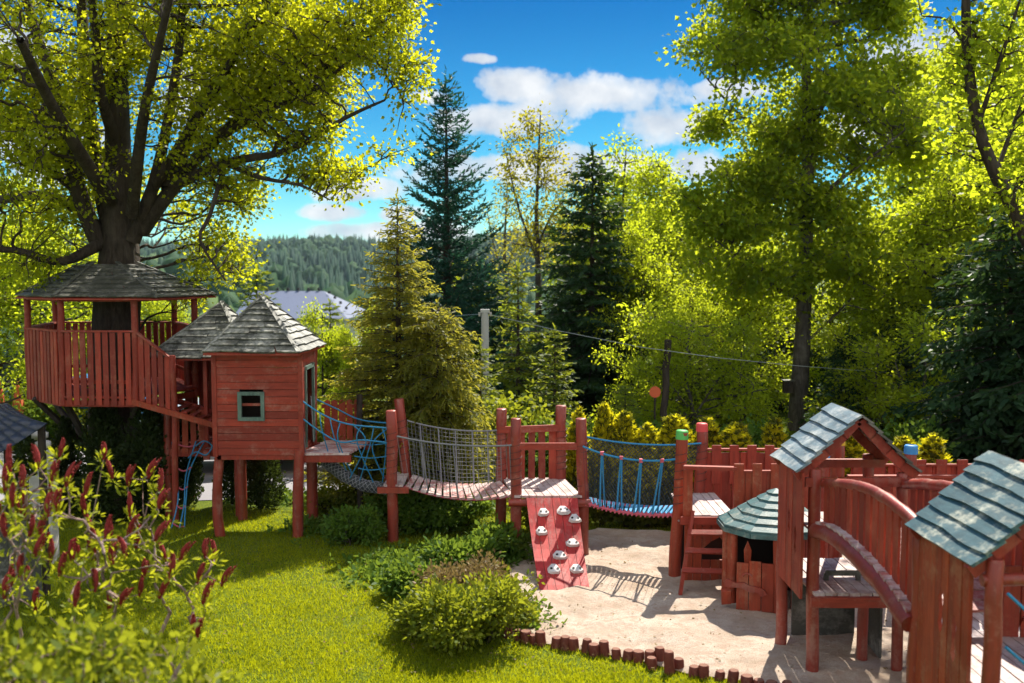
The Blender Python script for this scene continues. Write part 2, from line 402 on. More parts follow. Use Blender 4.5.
def broadleaf(name, loc, label, cat, scaffold, blobs, ntar, per, sigma, size, shape, leaf, bark, hollow=.5, carve=0, cs=1., rt=.007, group=None, sides=6, droop=.25, step=.45, upn=.8, extra=None, wander=.12):
    t = thing(name, loc, label, cat, group); L = np.array(loc)
    T = blob_targets(blobs, ntar, hollow, carve, cs, seed=loc[0]) + L
    if extra is not None: T = np.concatenate([T, np.asarray(extra)+L])
    sc = [(np.asarray(P, float)+L, r) for P, r in scaffold]
    S, r0, r1, td = skeleton(sc, T, rt, step, wander)
    tubes_np('trunk', S, r0, r1, sides, bark, t)
    foliage('crown', T, td, per, sigma, size, shape, leaf, t, droop, upn)
    return t
def conifer(name, loc, label, H, Rb, needle, bark=None, group=None, z0=.3, whorl=.28, nb=7, a=-.05, b=-.10, c=.10, tw=.30, nl=.09, nw=.03, prof=.85, twstep=.09, dens=1.0, lean=(0,0), tr=.02, hang=.3, ragged=.18, tang=.75):
    t = thing(name, loc, label, 'tree', group); L = np.array(loc, float)
    P = []; X = []; Nn = []; segs = []; r0s = []; r1s = []
    trunk = [[0,0,-.1],[lean[0]*.3,lean[1]*.3,H*.33],[lean[0]*.6,lean[1]*.6,H*.66],[lean[0],lean[1],H*.985]]
    segs.append(np.array(trunk)+L); r0s.append(H*tr); r1s.append(.008)
    z = z0
    while z < H*.985:
        f = 1-(z-z0)/(H-z0); ll = Rb*(f**prof)+.05
        k = max(3, int(nb*(.55+.45*f)+rng.uniform(-.5,.9)))
        az0 = rng.uniform(0,2*PI)
        for i in range(k):
            az = az0+2*PI*i/k+rng.uniform(-.25,.25); l = ll*rng.uniform(1-ragged,1+ragged*.7)
            if rng.uniform() < .06: l *= .5
            zz = z+rng.uniform(-.4,.4)*whorl; base = np.array([lean[0]*zz/H, lean[1]*zz/H, zz])+L
            rad = np.array([math.cos(az), math.sin(az), 0]); tan = np.array([-rad[1], rad[0], 0])
            aa = a+rng.uniform(-.08,.08)+.35*(1-f)**2
            pt = lambda s: base + rad*(l*s) + np.array([0,0,l*(aa*s+b*s*s+c*s**3)]) 
            segs.append([pt(0),pt(.35),pt(.7),pt(1)]); r0s.append(.006+l*.012); r1s.append(.003)
            m = max(3, int(l*.9/twstep)); ss = np.linspace(.12,1.0,m)
            for s in ss:
                p = pt(s); d = norm(pt(min(s+.05,1.02))-pt(s-.02))
                L_ = l*tw*(1.15-.85*s)*(1 if s > .3 else .6)+.05
                for sd in ((-1,1) if s < .97 else (0,)):
                    dd = norm(d*(1-.35*abs(sd))+tan*sd*tang+np.array([0,0,-hang*rng.uniform(.3,1)])+rng.normal(size=3)*.08)
                    q = max(2, int(L_/(nl*.55)*dens)); u = (np.arange(q)+.5)/q
                    pp = p + dd*(L_*u)[:,None] + np.array([0,0,-1])*(hang*.35*L_*u**2)[:,None]
                    P.append(pp); nx = dd*1.0 + rng.normal(size=(q,3))*.38; X.append(nx); Nn.append(rng.normal(size=(q,3))*.6+np.array([0,0,.7]))
            # needles on the branch itself
        z += whorl*(.55+.6*f)
    # leader
    q = 14; u = np.linspace(.93,1.02,q)[:,None]; P.append(np.array([[lean[0],lean[1],0]])*u+L+np.array([0,0,H])*u); X.append(rng.normal(size=(q,3))*.4+np.array([0,0,1])); Nn.append(rng.normal(size=(q,3)))
    P = np.concatenate(P); X = np.concatenate(X); Nn = np.concatenate(Nn)
    tubes_np('trunk', np.array(segs), np.array(r0s), np.array(r1s), 5, bark or M['bark_dark'], t)
    n = len(P); leaf_mesh('crown', P, X, Nn, nl*rng.uniform(.7,1.35,n), STRIP, needle, t, width=nw*rng.uniform(.7,1.3,n))
    return t
# ================================================================== world, sun
world = bpy.data.worlds.new('World'); scene.world = world; world.use_nodes = True
nt = world.node_tree; nt.nodes.clear()
SUN = V((.25, .60, .75)).normalized(); ELEV = math.asin(SUN.z); AZ = math.atan2(SUN.x, SUN.y)
sky = N(nt, 'ShaderNodeTexSky', sky_type='NISHITA', sun_disc=False, sun_elevation=ELEV, sun_rotation=AZ, air_density=1.0, dust_density=.15, ozone_density=4.0, altitude=600)
hs = N(nt, 'ShaderNodeHueSaturation'); hs.inputs['Saturation'].default_value = 1.30; hs.inputs['Value'].default_value = 1.0
nt.links.new(sky.outputs[0], hs.inputs['Color'])
geo = N(nt, 'ShaderNodeTexCoord'); sx = N(nt, 'ShaderNodeSeparateXYZ'); nt.links.new(geo.outputs['Generated'], sx.inputs[0])
yy = math_(nt, 'MAXIMUM', sx.outputs[1], .08)
u = math_(nt, 'DIVIDE', sx.outputs[0], yy); vv = math_(nt, 'DIVIDE', sx.outputs[2], yy)
cb = N(nt, 'ShaderNodeCombineXYZ'); nt.links.new(u, cb.inputs[0]); nt.links.new(vv, cb.inputs[1])
nlow = noise_(nt, cb.outputs[0], 9, 6, .6); nfine = noise_(nt, cb.outputs[0], 26, 6, .62)
best = None
CL = [(600,97,105,24),(520,90,55,18),(500,122,70,18),(480,63,17,5),(660,128,60,22),(430,100,26,9),(355,190,42,13),(335,213,36,8),
      (400,232,90,9),(740,58,28,10),(905,78,60,40),(970,50,60,22),(860,120,50,30),(300,80,50,34),(215,95,40,40),(60,150,60,40),(560,170,150,20),(690,170,60,20),(400,215,20,7),(20,60,50,26),(720,92,40,9)]
for (cx, cy, rx, ry) in CL:
    cu = (cx-512)/F; cv = (HOR-cy)/F
    a = math_(nt, 'MULTIPLY', math_(nt, 'SUBTRACT', u, cu), F/rx); b = math_(nt, 'MULTIPLY', math_(nt, 'SUBTRACT', vv, cv), F/ry)
    d = math_(nt, 'SQRT', math_(nt, 'ADD', math_(nt, 'MULTIPLY', a, a), math_(nt, 'MULTIPLY', b, b)))
    k = math_(nt, 'SUBTRACT', 1.0, d)
    best = k if best is None else math_(nt, 'MAXIMUM', best, k)
cl = math_(nt, 'ADD', math_(nt, 'MAXIMUM', best, -1.6), math_(nt, 'ADD', math_(nt, 'MULTIPLY', math_(nt, 'SUBTRACT', nlow, .5), 2.6), math_(nt, 'MULTIPLY', math_(nt, 'SUBTRACT', nfine, .5), 1.4)))
cf = ramp(nt, math_(nt, 'MULTIPLY', math_(nt, 'ADD', cl, 1.0), .5), [(.47,(0,0,0)),(.60,(.75,.75,.75)),(.78,(1,1,1))])
# unseen bright clouds added behind the viewer as fill light
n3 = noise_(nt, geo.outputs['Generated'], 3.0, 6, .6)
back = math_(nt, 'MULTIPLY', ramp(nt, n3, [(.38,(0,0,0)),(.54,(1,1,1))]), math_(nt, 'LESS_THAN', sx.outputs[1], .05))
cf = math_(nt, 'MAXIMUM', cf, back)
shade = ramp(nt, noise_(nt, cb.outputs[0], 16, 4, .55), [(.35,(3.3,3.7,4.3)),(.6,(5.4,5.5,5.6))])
grad = ramp(nt, sx.outputs[2], [(0,(.50,.78,.76)),(.10,(.22,.60,.62)),(.26,(.03,.33,.46)),(.46,(.5,.62,.68)),(.60,(1.1,.98,.92))])  # sky tint, shaped bright and neutral above the view to add fill
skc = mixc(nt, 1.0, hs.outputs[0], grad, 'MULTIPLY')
cloudc = mixc(nt, math_(nt, 'LESS_THAN', sx.outputs[1], .05), shade, (8.5,8.3,8.0))  # added rear clouds set brighter to fill the camera-facing sides
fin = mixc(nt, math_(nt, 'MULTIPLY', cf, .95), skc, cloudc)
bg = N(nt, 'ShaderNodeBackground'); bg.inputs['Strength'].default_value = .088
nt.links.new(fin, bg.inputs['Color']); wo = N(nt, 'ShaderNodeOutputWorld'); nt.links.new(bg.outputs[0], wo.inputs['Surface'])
sd = bpy.data.lights.new('sun', 'SUN'); so = bpy.data.objects.new('sun', sd); COL.objects.link(so)
sd.energy = 5.0; sd.angle = R(.5); sd.color = (1, .93, .80)
so.rotation_euler = (-SUN).to_track_quat('-Z', 'Y').to_euler(); so.location = (0, 0, 30)
scene.view_settings.view_transform = 'Standard'; scene.view_settings.look = 'None'
scene.view_settings.exposure = 1.03; scene.view_settings.gamma = 1
scene.cycles.max_bounces = 8; scene.cycles.transmission_bounces = 6; scene.cycles.diffuse_bounces = 4; scene.cycles.glossy_bounces = 2
scene.cycles.use_adaptive_sampling = True; scene.cycles.adaptive_threshold = .02; scene.cycles.use_denoising = True
scene.cycles.sample_clamp_indirect = 8; scene.cycles.caustics_reflective = False; scene.cycles.caustics_refractive = False
# ================================================================== terrain
def sst(a, b, x):
    t = np.clip((x-a)/(b-a), 0, 1); return t*t*(3-2*t)
def height(x, y):
    left = 1-sst(-4, 12, x)
    h = -11*sst(27, 78, y)*left - 11*sst(60, 180, y)*(1-left) - 12*sst(120, 240, y)
    amp = 17*(1-sst(-105, -35, x)) + 5*np.exp(-((x+30)/60)**2)+4*(1-sst(-200,-120,x))
    h = h + amp*np.exp(-((y-345)/85)**2)
    und = 5*np.sin(x*.011+1.0)+4*np.sin(x*.023+.4)+3*np.sin(y*.013)
    h = h + (44+und)*sst(430, 980, y) + 2.5*np.sin(x*.03)*np.sin(y*.021)*sst(150,400,y)
    return h
def axis(lo, hi, fine_lo, fine_hi, st):
    a = list(np.arange(fine_lo, fine_hi+.01, st)); s = st; v = fine_lo
    while v > lo: s *= 1.13; v -= s; a.insert(0, v)
    s = st; v = fine_hi
    while v < hi: s *= 1.10; v += s; a.append(v)
    return np.array(a)
def sheet(name, xs, ys, zf, m, kind='structure'):
    X, Y = np.meshgrid(xs, ys); Z = zf(X, Y); nx, ny = len(xs), len(ys)
    vs = np.stack([X, Y, Z], -1).reshape(-1, 3); i = np.arange(nx-1)[None]+np.arange(ny-1)[:,None]*nx
    f = np.stack([i, i+1, i+1+nx, i+nx], -1).reshape(-1)
    me = bpy.data.meshes.new(name); me.vertices.add(len(vs)); me.vertices.foreach_set('co', vs.astype(np.float32).ravel())
    me.loops.add(len(f)); me.loops.foreach_set('vertex_index', f.astype(np.int32)); k = len(f)//4
    me.polygons.add(k); me.polygons.foreach_set('loop_start', np.arange(0, len(f), 4, dtype=np.int32)); me.polygons.foreach_set('use_smooth', np.ones(k, bool))
    o = link_mesh(name, me, m); me.update(calc_edges=True); tag(o, kind=kind); return o
def ground_mat():
    m, nt = mat('lawn_soil'); v = vecmap(nt); n1 = noise_(nt, v, .9, 6, .6); n2 = noise_(nt, v, 30, 6, .7); n3 = noise_(nt, v, 5, 5, .6)
    c = ramp(nt, math_(nt, 'ADD', math_(nt, 'MULTIPLY', n1, .5), math_(nt, 'MULTIPLY', n3, .5)), [(.3,(.06,.10,.006)),(.5,(.12,.17,.006)),(.7,(.19,.22,.010))])
    c = mixc(nt, ramp(nt, n2, [(.35,(1,1,1)),(.6,(0,0,0))]), c, (.045,.06,.014))
    finish(nt, c, .9, n2, .8, .03, .1); return m
M['ground'] = ground_mat()
xs = axis(-1250, 1250, -16, 16, .5); ys = axis(-60, 1350, 4, 34, .5)
sheet('ground', xs, ys, height, M['ground'])
# road behind the tree house and paved ground
def flat(name, poly, z, m, kind='structure'):
    mb = MB(); mb.add([V((p.x, p.y, z)) for p in poly], [list(range(len(poly)))]); o = mb.build(name, m); return tag(o, kind=kind)
def road_mat():
    m, nt = mat('pale_asphalt'); v = vecmap(nt); n = noise_(nt, v, 60, 5, .7); n2 = noise_(nt, v, 1.2, 4)
    c = mixc(nt, n, (.17,.165,.18), (.30,.29,.31)); c = mixc(nt, math_(nt,'MULTIPLY',n2,.5), c, (.34,.33,.35)); finish(nt, c, .85, n, .3, .01, .2); return m
flat('road', [V((-16,17.3,0)), V((-9,17.1,0)), V((-5.2,17.6,0)), V((-2.8,18.4,0)), V((-2.2,19.3,0)), V((-3.2,21.2,0)), V((-9,22.3,0)), V((-16,22.6,0))], .012, road_mat())
def sand_mat():
    m, nt = mat('play_sand'); v = vecmap(nt); n = noise_(nt, v, 90, 6, .75); n2 = noise_(nt, v, 1.7, 6, .65); n3 = noise_(nt, v, 9, 6, .7)
    c = ramp(nt, n2, [(.30,(.32,.235,.165)),(.5,(.47,.385,.31)),(.68,(.55,.475,.40))])
    c = mixc(nt, ramp(nt, n3, [(.38,(1,1,1)),(.52,(0,0,0))]), c, (.42,.31,.24)); c = mixc(nt, ramp(nt, n, [(.36,(1,1,1)),(.5,(0,0,0))]), c, (.30,.22,.17))
    mb = math_(nt, 'ADD', math_(nt, 'MULTIPLY', n, .35), n3); finish(nt, c, .95, mb, .75, .05, .15); return m
# sand pit as an uneven sheet bounded by an outline
EDGE = [(505,548),(512,585),(510,612),(504,636),(545,645),(600,655),(640,662),(660,668),(690,676),(740,682),(790,690),(880,712),(1010,760)]
edge = [G(*p) for p in EDGE]
outline = edge + [V((7.5,6.5,0)), V((11,10,0)), V((11,15.2,0)), V((4,15.1,0)), V((1.4,15.6,0))]
import bmesh
bm = bmesh.new(); vsb = [bm.verts.new((p.x, p.y, .02)) for p in outline]; bm.faces.new(vsb)
bmesh.ops.triangulate(bm, faces=bm.faces[:])
for _ in range(7): bmesh.ops.subdivide_edges(bm, edges=[e for e in bm.edges if e.calc_length() > .13], cuts=1, use_grid_fill=False); bmesh.ops.triangulate(bm, faces=bm.faces[:])
for v_ in bm.verts:
    if not v_.is_boundary: v_.co.z += .035*mnoise.noise(v_.co*1.6)+.022*mnoise.noise(v_.co*3.7)+.014*mnoise.noise(v_.co*8.5)+.016
me = bpy.data.meshes.new('sand'); bm.to_mesh(me); bm.free()
tag(link_mesh('sand', me, sand_mat(), smooth=True), kind='structure')
# ================================================================== hill forest
def far_forest():
    P = []
    for y in np.arange(190, 1120, 7.5):
        sp = 4.8+y*.004
        for x in np.arange(-.56*y-20, .10*y+10, sp): P.append((x+rng.uniform(-3.5,3.5), y+rng.uniform(-3.5,3.5)))
    P = np.array(P); P = P[(P[:,1] > 300) | (rng.uniform(size=len(P)) < .85)]; n = len(P); z = height(P[:,0], P[:,1])
    fld = np.array([mnoise.noise(V((p[0]*.012, p[1]*.007, 3.3))) for p in P])
    conif = (fld+rng.normal(size=n)*.22) > .09
    # conifer: ragged double cone, broadleaf: lumpy dome
    S = 7
    def cone_tpl():
        v = []; f = []
        for (zb, zt, r) in ((.12,.6,1.0),(.42,1.0,.62)):
            b = len(v)
            for k in range(S): a = 2*PI*k/S; rr = r*(1 if k % 2 else .72); v.append((rr*math.cos(a), rr*math.sin(a), zb+(0 if k % 2 else .05)))
            v.append((0,0,zt)); f += [(b+k, b+(k+1)%S, b+S) for k in range(S)]
        return np.array(v), np.array(f)
    bmx = bmesh.new(); bmesh.ops.create_icosphere(bmx, subdivisions=2, radius=1)
    iv = np.array([v.co[:] for v in bmx.verts]); fi = np.array([[v.index for v in f.verts] for f in bmx.faces]); bmx.free()
    cv, cf_ = cone_tpl(); VV = []; FF = []; MI = []; base = 0
    for i in range(n):
        s = rng.uniform(.6,1.5); h = 14*s
        if conif[i]:
            v = cv*np.array([2.7*s,2.7*s,h]) + [P[i,0],P[i,1],z[i]-.5]; f = cf_; mi = 0
        else:
            lump = 1+.30*np.sin(iv@rng.normal(size=3)*5+rng.uniform(0,6))+.20*rng.normal(size=len(iv))
            v = iv*lump[:,None]*np.array([2.9*s,2.9*s,4.3*s]) + [P[i,0],P[i,1],z[i]+h*.42]; f = fi; mi = 1 if fld[i] > -.28 else 2
        VV.append(v); FF.append(f+base); MI.append(np.full(len(f), mi)); base += len(v)
    VV = np.concatenate(VV); FF = np.concatenate(FF); MI = np.concatenate(MI)
    me = bpy.data.meshes.new('far_wood'); me.vertices.add(len(VV)); me.vertices.foreach_set('co', VV.astype(np.float32).ravel())
    me.loops.add(FF.size); me.loops.foreach_set('vertex_index', FF.astype(np.int32).ravel())
    me.polygons.add(len(FF)); me.polygons.foreach_set('loop_start', np.arange(0, FF.size, 3, dtype=np.int32))
    ms = [leafmat('far_conifer', [(.008,.034,.024),(.015,.052,.032),(.03,.075,.036)], (.05,.12,.04), .15, .8, .02), leafmat('far_broadleaf', [(.012,.045,.018),(.022,.065,.024),(.045,.095,.03)], (.08,.16,.03), .2, .8, .02), leafmat('far_pale_broadleaf', [(.06,.12,.04),(.10,.16,.05),(.13,.19,.06)], (.3,.35,.1), .25, .8, .02)]
    o = link_mesh('far_wood', me, ms); me.polygons.foreach_set('material_index', MI.astype(np.int32)); me.update(calc_edges=True)
    tag(o, 'distant mixed wood covering the hillsides beyond the valley', kind='stuff')
far_forest()
# ---- haze
mh, hnt = mat('haze'); pv = N(hnt, 'ShaderNodeVolumePrincipled'); pv.inputs['Color'].default_value = (.62,.80,.95,1); pv.inputs['Density'].default_value = .00008; pv.inputs['Anisotropy'].default_value = .2
ho = N(hnt, 'ShaderNodeOutputMaterial'); hnt.links.new(pv.outputs[0], ho.inputs['Volume'])
USE_HAZE = True
if USE_HAZE:
    x0, x1, y0, y1 = xs[0]-20, xs[-1]+20, ys[0]-20, ys[-1]+20
    XX, YY = np.meshgrid(xs, ys); zb = float(height(XX, YY).min())-1.0; zt = float(height(XX, YY).max())+24
    mb = MB(); mb.box(((x0+x1)/2, (y0+y1)/2, (zb+zt)/2), (x1-x0, y1-y0, zt-zb)); tag(mb.build('haze', mh), 'thin blue summer haze over the whole valley', kind='stuff')
# ================================================================== warehouse in the valley
def warehouse():
    o = W(300, 318, 125); L = V((o.x, o.y, height(np.array(o.x), np.array(o.y)).item()))
    t = thing('warehouse', L, 'long grey-roofed building in the valley beyond the red huts', 'building')
    ze = W(300,318,125).z; zr = W(300,291,133).z
    xl, xr = W(236,318,125).x, W(350,318,125).x; xl2, xr2 = W(252,291,133).x, W(324,291,133).x
    mb = MB(); mb.hexa([(xl+1,124,L.z-2),(xr-1,124,L.z-2),(xr-1,142,L.z-2),(xl+1,142,L.z-2),(xl+1,124,ze),(xr-1,124,ze),(xr-1,142,ze),(xl+1,142,ze)]); mb.build('wall', M['wallpale'], t)
    mb = MB(); a = [(xl,123,ze),(xr,123,ze),(xr,143,ze),(xl,143,ze)]; r = [(xl2,133,zr),(xr2,133,zr)]
    mb.add([*a,*r], [(0,1,5,4),(1,2,5),(2,3,4,5),(3,0,4),(3,2,1,0)]); rf = mb.build('roof', M['roofmetal'], t)
    for i in range(7):
        x = xl2 + (xr2-xl2)*(i+.5)/7; m2 = MB(); m2.box((x, 133, zr+.25), (.3,.4,.35)); m2.build('roof_vent', M['rubber'], rf)
    for i in range(4):
        y = 125+i*4; f = (i+1)/5; m2 = MB(); m2.box((xr2+(xr-xr2)*f, 133-9*f*.7, zr+(ze-zr)*f+.5), (.3,.3,.35)); m2.build('roof_vent', M['rubber'], rf)
warehouse()
# ================================================================== pole and wire
def pole():
    top = W(485,310,22); t = thing('utility_pole', (top.x,22,0), 'plain pale grey utility pole rising behind the golden spruce', 'pole')
    mb = MB(); mb.tube([(top.x,22,-.2),(top.x,22,1.6),top], [.10,.092,.082], 12); mb.build('pole_shaft', M['concrete'], t, smooth=True)
    mb = MB(); mb.box(top+V((0,0,-.02)), (.20,.17,.07)); mb.build('pole_cap', M['metal'], t)
    for dx in (-.12,.12): m2 = MB(); m2.tube([top+V((dx,0,-.14)), top+V((dx,0,-.05))], [.02,.03], 8); m2.build('insulator', M['stone'], t)
    for nm, lab, pts in (('overhead_wire','thin grey wire running from the pole to the right past the big tree',[(487,314,22),(560,331,20.5),(640,347,19.2),(720,358,18.2),(800,366,19.5),(880,372,24),(960,375,28),(1060,374,31)]),
                    ('overhead_wire','thin grey wire running from the pole to the left behind the golden spruce',[(483,314,22),(465,315,23),(430,318,25),(380,318,27),(330,312,30)])):
        mb = MB(); mb.tube([W(*p) for p in pts], 0.0065, 5); o = mb.build(nm, M['metal'], loc=W(*pts[0])); tag(o, lab, 'wire')
pole()
# ================================================================== big maple
def big_maple():
    Y0 = 17.7; base = (-7.1, Y0, 0)
    def p(px, py, Y): w = W(px, py, Y); return (w.x-base[0], w.y-base[1], w.z)
    sc = [
     ([(0,0,-.2),(0.02,0,.5),(.0,0,2.0),p(118,290,17.6),p(120,235,17.6),p(118,150,17.6),p(117,60,17.6),p(120,-40,17.6),p(126,-150,17.6)], [.76,.48,.41,.40,.31,.22,.18,.14,.10]),
     ([p(100,245,17.5),p(78,190,17.3),p(62,110,17.0),p(38,40,16.8),p(15,-40,16.5)], [.16,.14,.11,.085,.05]),
     ([p(62,110,17.0),p(30,80,16.4),p(-20,45,15.8),p(-70,30,15.4)], [.09,.075,.055,.03]),
     ([p(110,225,17.7),p(92,140,18.2),p(84,50,18.4),p(80,-60,18.6)], [.18,.14,.11,.07]),
     ([p(132,240,17.5),p(152,190,17.3),p(168,120,17.0),p(180,40,16.8),p(185,-60,16.6)], [.15,.11,.09,.07,.05]),
     ([p(140,232,17.5),p(175,185,17.4),p(215,140,17.2),p(255,105,17.0),p(300,60,16.8)], [.15,.115,.09,.065,.04]),
     ([p(175,185,17.4),p(225,163,16.8),p(290,150,16.4),p(345,118,16.2),p(385,100,16.1)], [.10,.08,.055,.035,.018]),
     ([p(168,190,17.3),p(200,110,18.2),p(235,50,18.8),p(265,-20,19.2)], [.14,.12,.09,.06]),
     ([p(132,215,17.2),p(143,120,15.8),p(160,40,14.8),p(180,-40,14.0)], [.11,.085,.06,.04]),
     ([p(98,245,17.4),p(60,262,16.8),p(15,250,16.2),p(-30,252,15.8)], [.11,.08,.06,.04]),
     ([p(90,215,17.7),p(45,195,18.2),p(-5,200,18.8),p(-60,190,19.3)], [.12,.10,.08,.05]),
     ([p(225,163,16.8),p(210,215,16.0),p(200,240,15.7),p(225,280,15.4)], [.05,.035,.025,.012]),
     ([p(110,200,17.3),p(60,120,15.2),p(20,40,13.6)], [.14,.10,.06]),
     ([p(215,140,17.2),p(262,112,16.6),p(310,92,16.3),p(350,60,16.2)], [.08,.06,.042,.02]),
     ([p(152,190,17.3),p(196,120,16.6),p(232,60,16.2),p(262,0,16)], [.10,.08,.06,.035]),
     ([p(225,163,16.8),p(262,178,16.4),p(300,185,16.2),p(330,200,16.2)], [.055,.04,.028,.012]),
     ([p(78,190,17.3),p(40,160,17.8),p(0,120,18.2),p(-40,100,18.4)], [.10,.08,.055,.03]),
     ([p(118,150,17.6),p(100,90,16.8),p(95,30,16.4),p(88,-30,16)], [.12,.09,.07,.05]),
    ]
    B = lambda px,py,Y,rx,ry,rz,w=1: (*p(px,py,Y), rx, ry, rz, w)
    blobs = [B(130,60,17.5,4.2,3.2,2.2,.75), B(250,90,17,2.3,2.4,1.6,.9), B(330,60,16.6,1.5,1.6,1.1,1.6), B(375,30,16.4,.9,1.2,.8,2.2), B(400,75,16.3,.55,.9,.7,2.6), B(372,130,16.4,.85,1.0,.6,2.4), B(335,165,16.5,.9,1.0,.6,2.2),
             B(290,170,16.8,1.3,1.3,.7,1.5), B(230,200,17.2,1.1,1.1,.8,1.3), B(275,215,17.0,.7,.8,.5,2.0), B(225,255,17,.75,.8,.55,1.8), B(295,235,16.6,.45,.6,.4,2.2), B(30,120,16.5,2.0,2.4,1.9,.9), B(20,210,17,1.4,2.0,1.0,1.0), B(20,275,16.4,.9,1.0,.5,1.0), B(60,290,17.5,.9,.8,.5,1.2), B(170,215,19,2.0,1.4,1.3,.9), B(185,285,18.6,.7,.7,.45,1.6),
             B(150,-120,17.5,4.6,4.2,2.6,.6), B(60,20,14.6,1.8,1.3,1.3,.4), B(320,0,16.8,1.6,2.2,1.0,1.3), B(395,5,16.2,.6,.9,.45,2.4), B(220,30,16.0,2.0,1.6,1.3,.8)]
    t = broadleaf('maple_tree', base, 'huge spreading maple growing up through the tree house roof', 'tree', sc, blobs, 3300, 30, .125, .066, MAPLE, M['L_maple'], M['bark_dark'], hollow=.55, carve=.43, cs=.75, rt=.0085, step=.42, upn=.55)
big_maple()
# ================================================================== right hand tree
def right_tree():
    b = W(800,420,25.5); base = (b.x, 25.5, 0)
    def p(px, py, Y=19.0): Y = Y+6.5; w = W(px, py, Y); return (w.x-base[0], w.y-base[1], w.z)
    sc = [([(0,0,-.1),p(797,430),p(803,330),p(806,240),p(808,150),p(806,60),p(808,-20),p(806,-120)], [.33,.26,.20,.175,.145,.115,.085,.05]),
          ([p(803,300),p(770,285,18.7),p(745,262,18.4),p(715,240,18.2)],[.07,.05,.035,.02]),
          ([p(803,345),p(828,322,18.8),p(850,300,18.6)],[.05,.035,.02]),
          ([p(807,210),p(840,180,18.5),p(880,150,18.2),p(905,130,18)],[.07,.05,.035,.02]),
          ([p(807,180),p(770,140,19.3),p(735,110,19.6),p(700,70,19.8)],[.065,.05,.035,.018])]
    B = lambda px,py,Y,rx,ry,rz,w=1: (*p(px,py,Y), rx*1.18, ry*1.1, rz*1.18, w)
    blobs = []; prof_ = lambda py: np.interp(py, [-80,0,60,150,250,300,340],[70,108,116,124,118,100,62])
    for q in range(16):
        py = -70+345*(q+.5)/16; hw = prof_(py); s_ = (-1)**q*rng.uniform(.0,.45); blobs.append((*p(808+hw*s_, py, 19+rng.uniform(-.8,.8)), 1.7, 1.5, .8, .4))
    for q in range(46):
        py = -75+385*(q+.5)/46+rng.uniform(-8,8); hw = prof_(py); s_ = rng.choice([-1,1])*rng.uniform(.0,1)**.75
        blobs.append((*p(808+hw*s_*.88, py, 19+rng.uniform(-1.5,1.5)*(1-abs(s_)*.5)), rng.uniform(.8,1.4), rng.uniform(.7,1.2), rng.uniform(.32,.55), 1.3))
    blobs += [(*p(693,50,19.0),.6,.6,.30,1.5),(*p(708,222,18.7),.7,.7,.4,1.0)]
    t = broadleaf('maple_tree', base, 'tall straight green maple with grey trunk behind the pale blue roof', 'tree', sc, blobs, 2700, 24, .20, .118, MAPLE, M['L_green'], M['bark_grey'], hollow=.7, carve=.47, cs=1.6, rt=.007, upn=.7)
    bx = W(788,387,25.15); th = thing('bird_box', (bx.x, 25.18, bx.z-.17), 'dark wooden bird box fixed to the grey tree trunk', 'bird box')
    mb = MB(); mb.box((bx.x,25.18,bx.z),(.22,.2,.30)); mb.build('box_body', M['bark_dark'], th)
    mb = MB(); mb.box((bx.x,25.17,bx.z+.165),(.27,.26,.03)); mb.build('roof', M['shingle_dark'], th)
    mb = MB(); mb.tube([(bx.x,25.085,bx.z+.05),(bx.x,25.075,bx.z+.05)],.03,12); mb.build('entrance_hole', M['hole'], th)
right_tree()
# ================================================================== conifers
g = lambda px, Y: W(px, 300, Y).x
conifer('fir_tree', (g(447,28),28,0), 'tall dark blue-green fir with a pointed top left of the pole', W(447,76,28).z, 2.35, M['N_fir'], z0=.4, whorl=.36, nb=9, a=.10, b=.20, c=.08, tw=.26, nl=.13, nw=.055, prof=.80, hang=.05, twstep=.08, tang=.8, dens=1.15)
conifer('spruce_tree', (g(398,17.2),17.2,0), 'golden-green spruce with a thin spire behind the plank bridge', W(395,198,17.2).z, 1.50, M['N_gold'], z0=.2, whorl=.19, nb=10, a=.05, b=-.25, c=.16, tw=.30, nl=.075, nw=.028, prof=.82, hang=.45, twstep=.045, tang=.6)
conifer('false_cypress_tree', (g(437,16.7),16.7,0), 'broad drooping golden conifer right beside the golden spruce', W(438,305,16.7).z, 1.06, M['N_gold'], z0=.5, whorl=.17, nb=9, a=.25, b=-.35, c=.0, tw=.42, nl=.075, nw=.028, prof=.42, hang=.8, twstep=.045, tang=.6)
conifer('spruce_tree', (g(592,27),27,0), 'dark spruce standing behind the red platform with posts', W(590,152,27).z, 2.15, M['N_dark'], z0=.3, whorl=.33, nb=9, a=.02, b=-.25, c=.18, tw=.30, nl=.17, nw=.08, prof=.66, hang=.35, twstep=.09, dens=1.1)
sp3 = conifer('spruce_tree', (g(518,23),23,0), 'slender light green spruce just right of the utility pole', W(515,268,23).z, 1.05, M['N_light'], z0=.2, whorl=.25, nb=8, a=.0, b=-.2, c=.15, tw=.32, nl=.13, nw=.055, prof=.75, hang=.4, twstep=.09)
sp4 = conifer('spruce_tree', (g(1010,19),19,0), 'black-green spruce at the right edge below the leaning trunk', W(1005,195,19).z, 2.2, M['N_dark'], z0=.3, whorl=.30, nb=9, a=-.05, b=-.3, c=.12, tw=.32, nl=.15, nw=.075, prof=.6, hang=.6, twstep=.085)
GB = 'dark spruces at the wood edge'
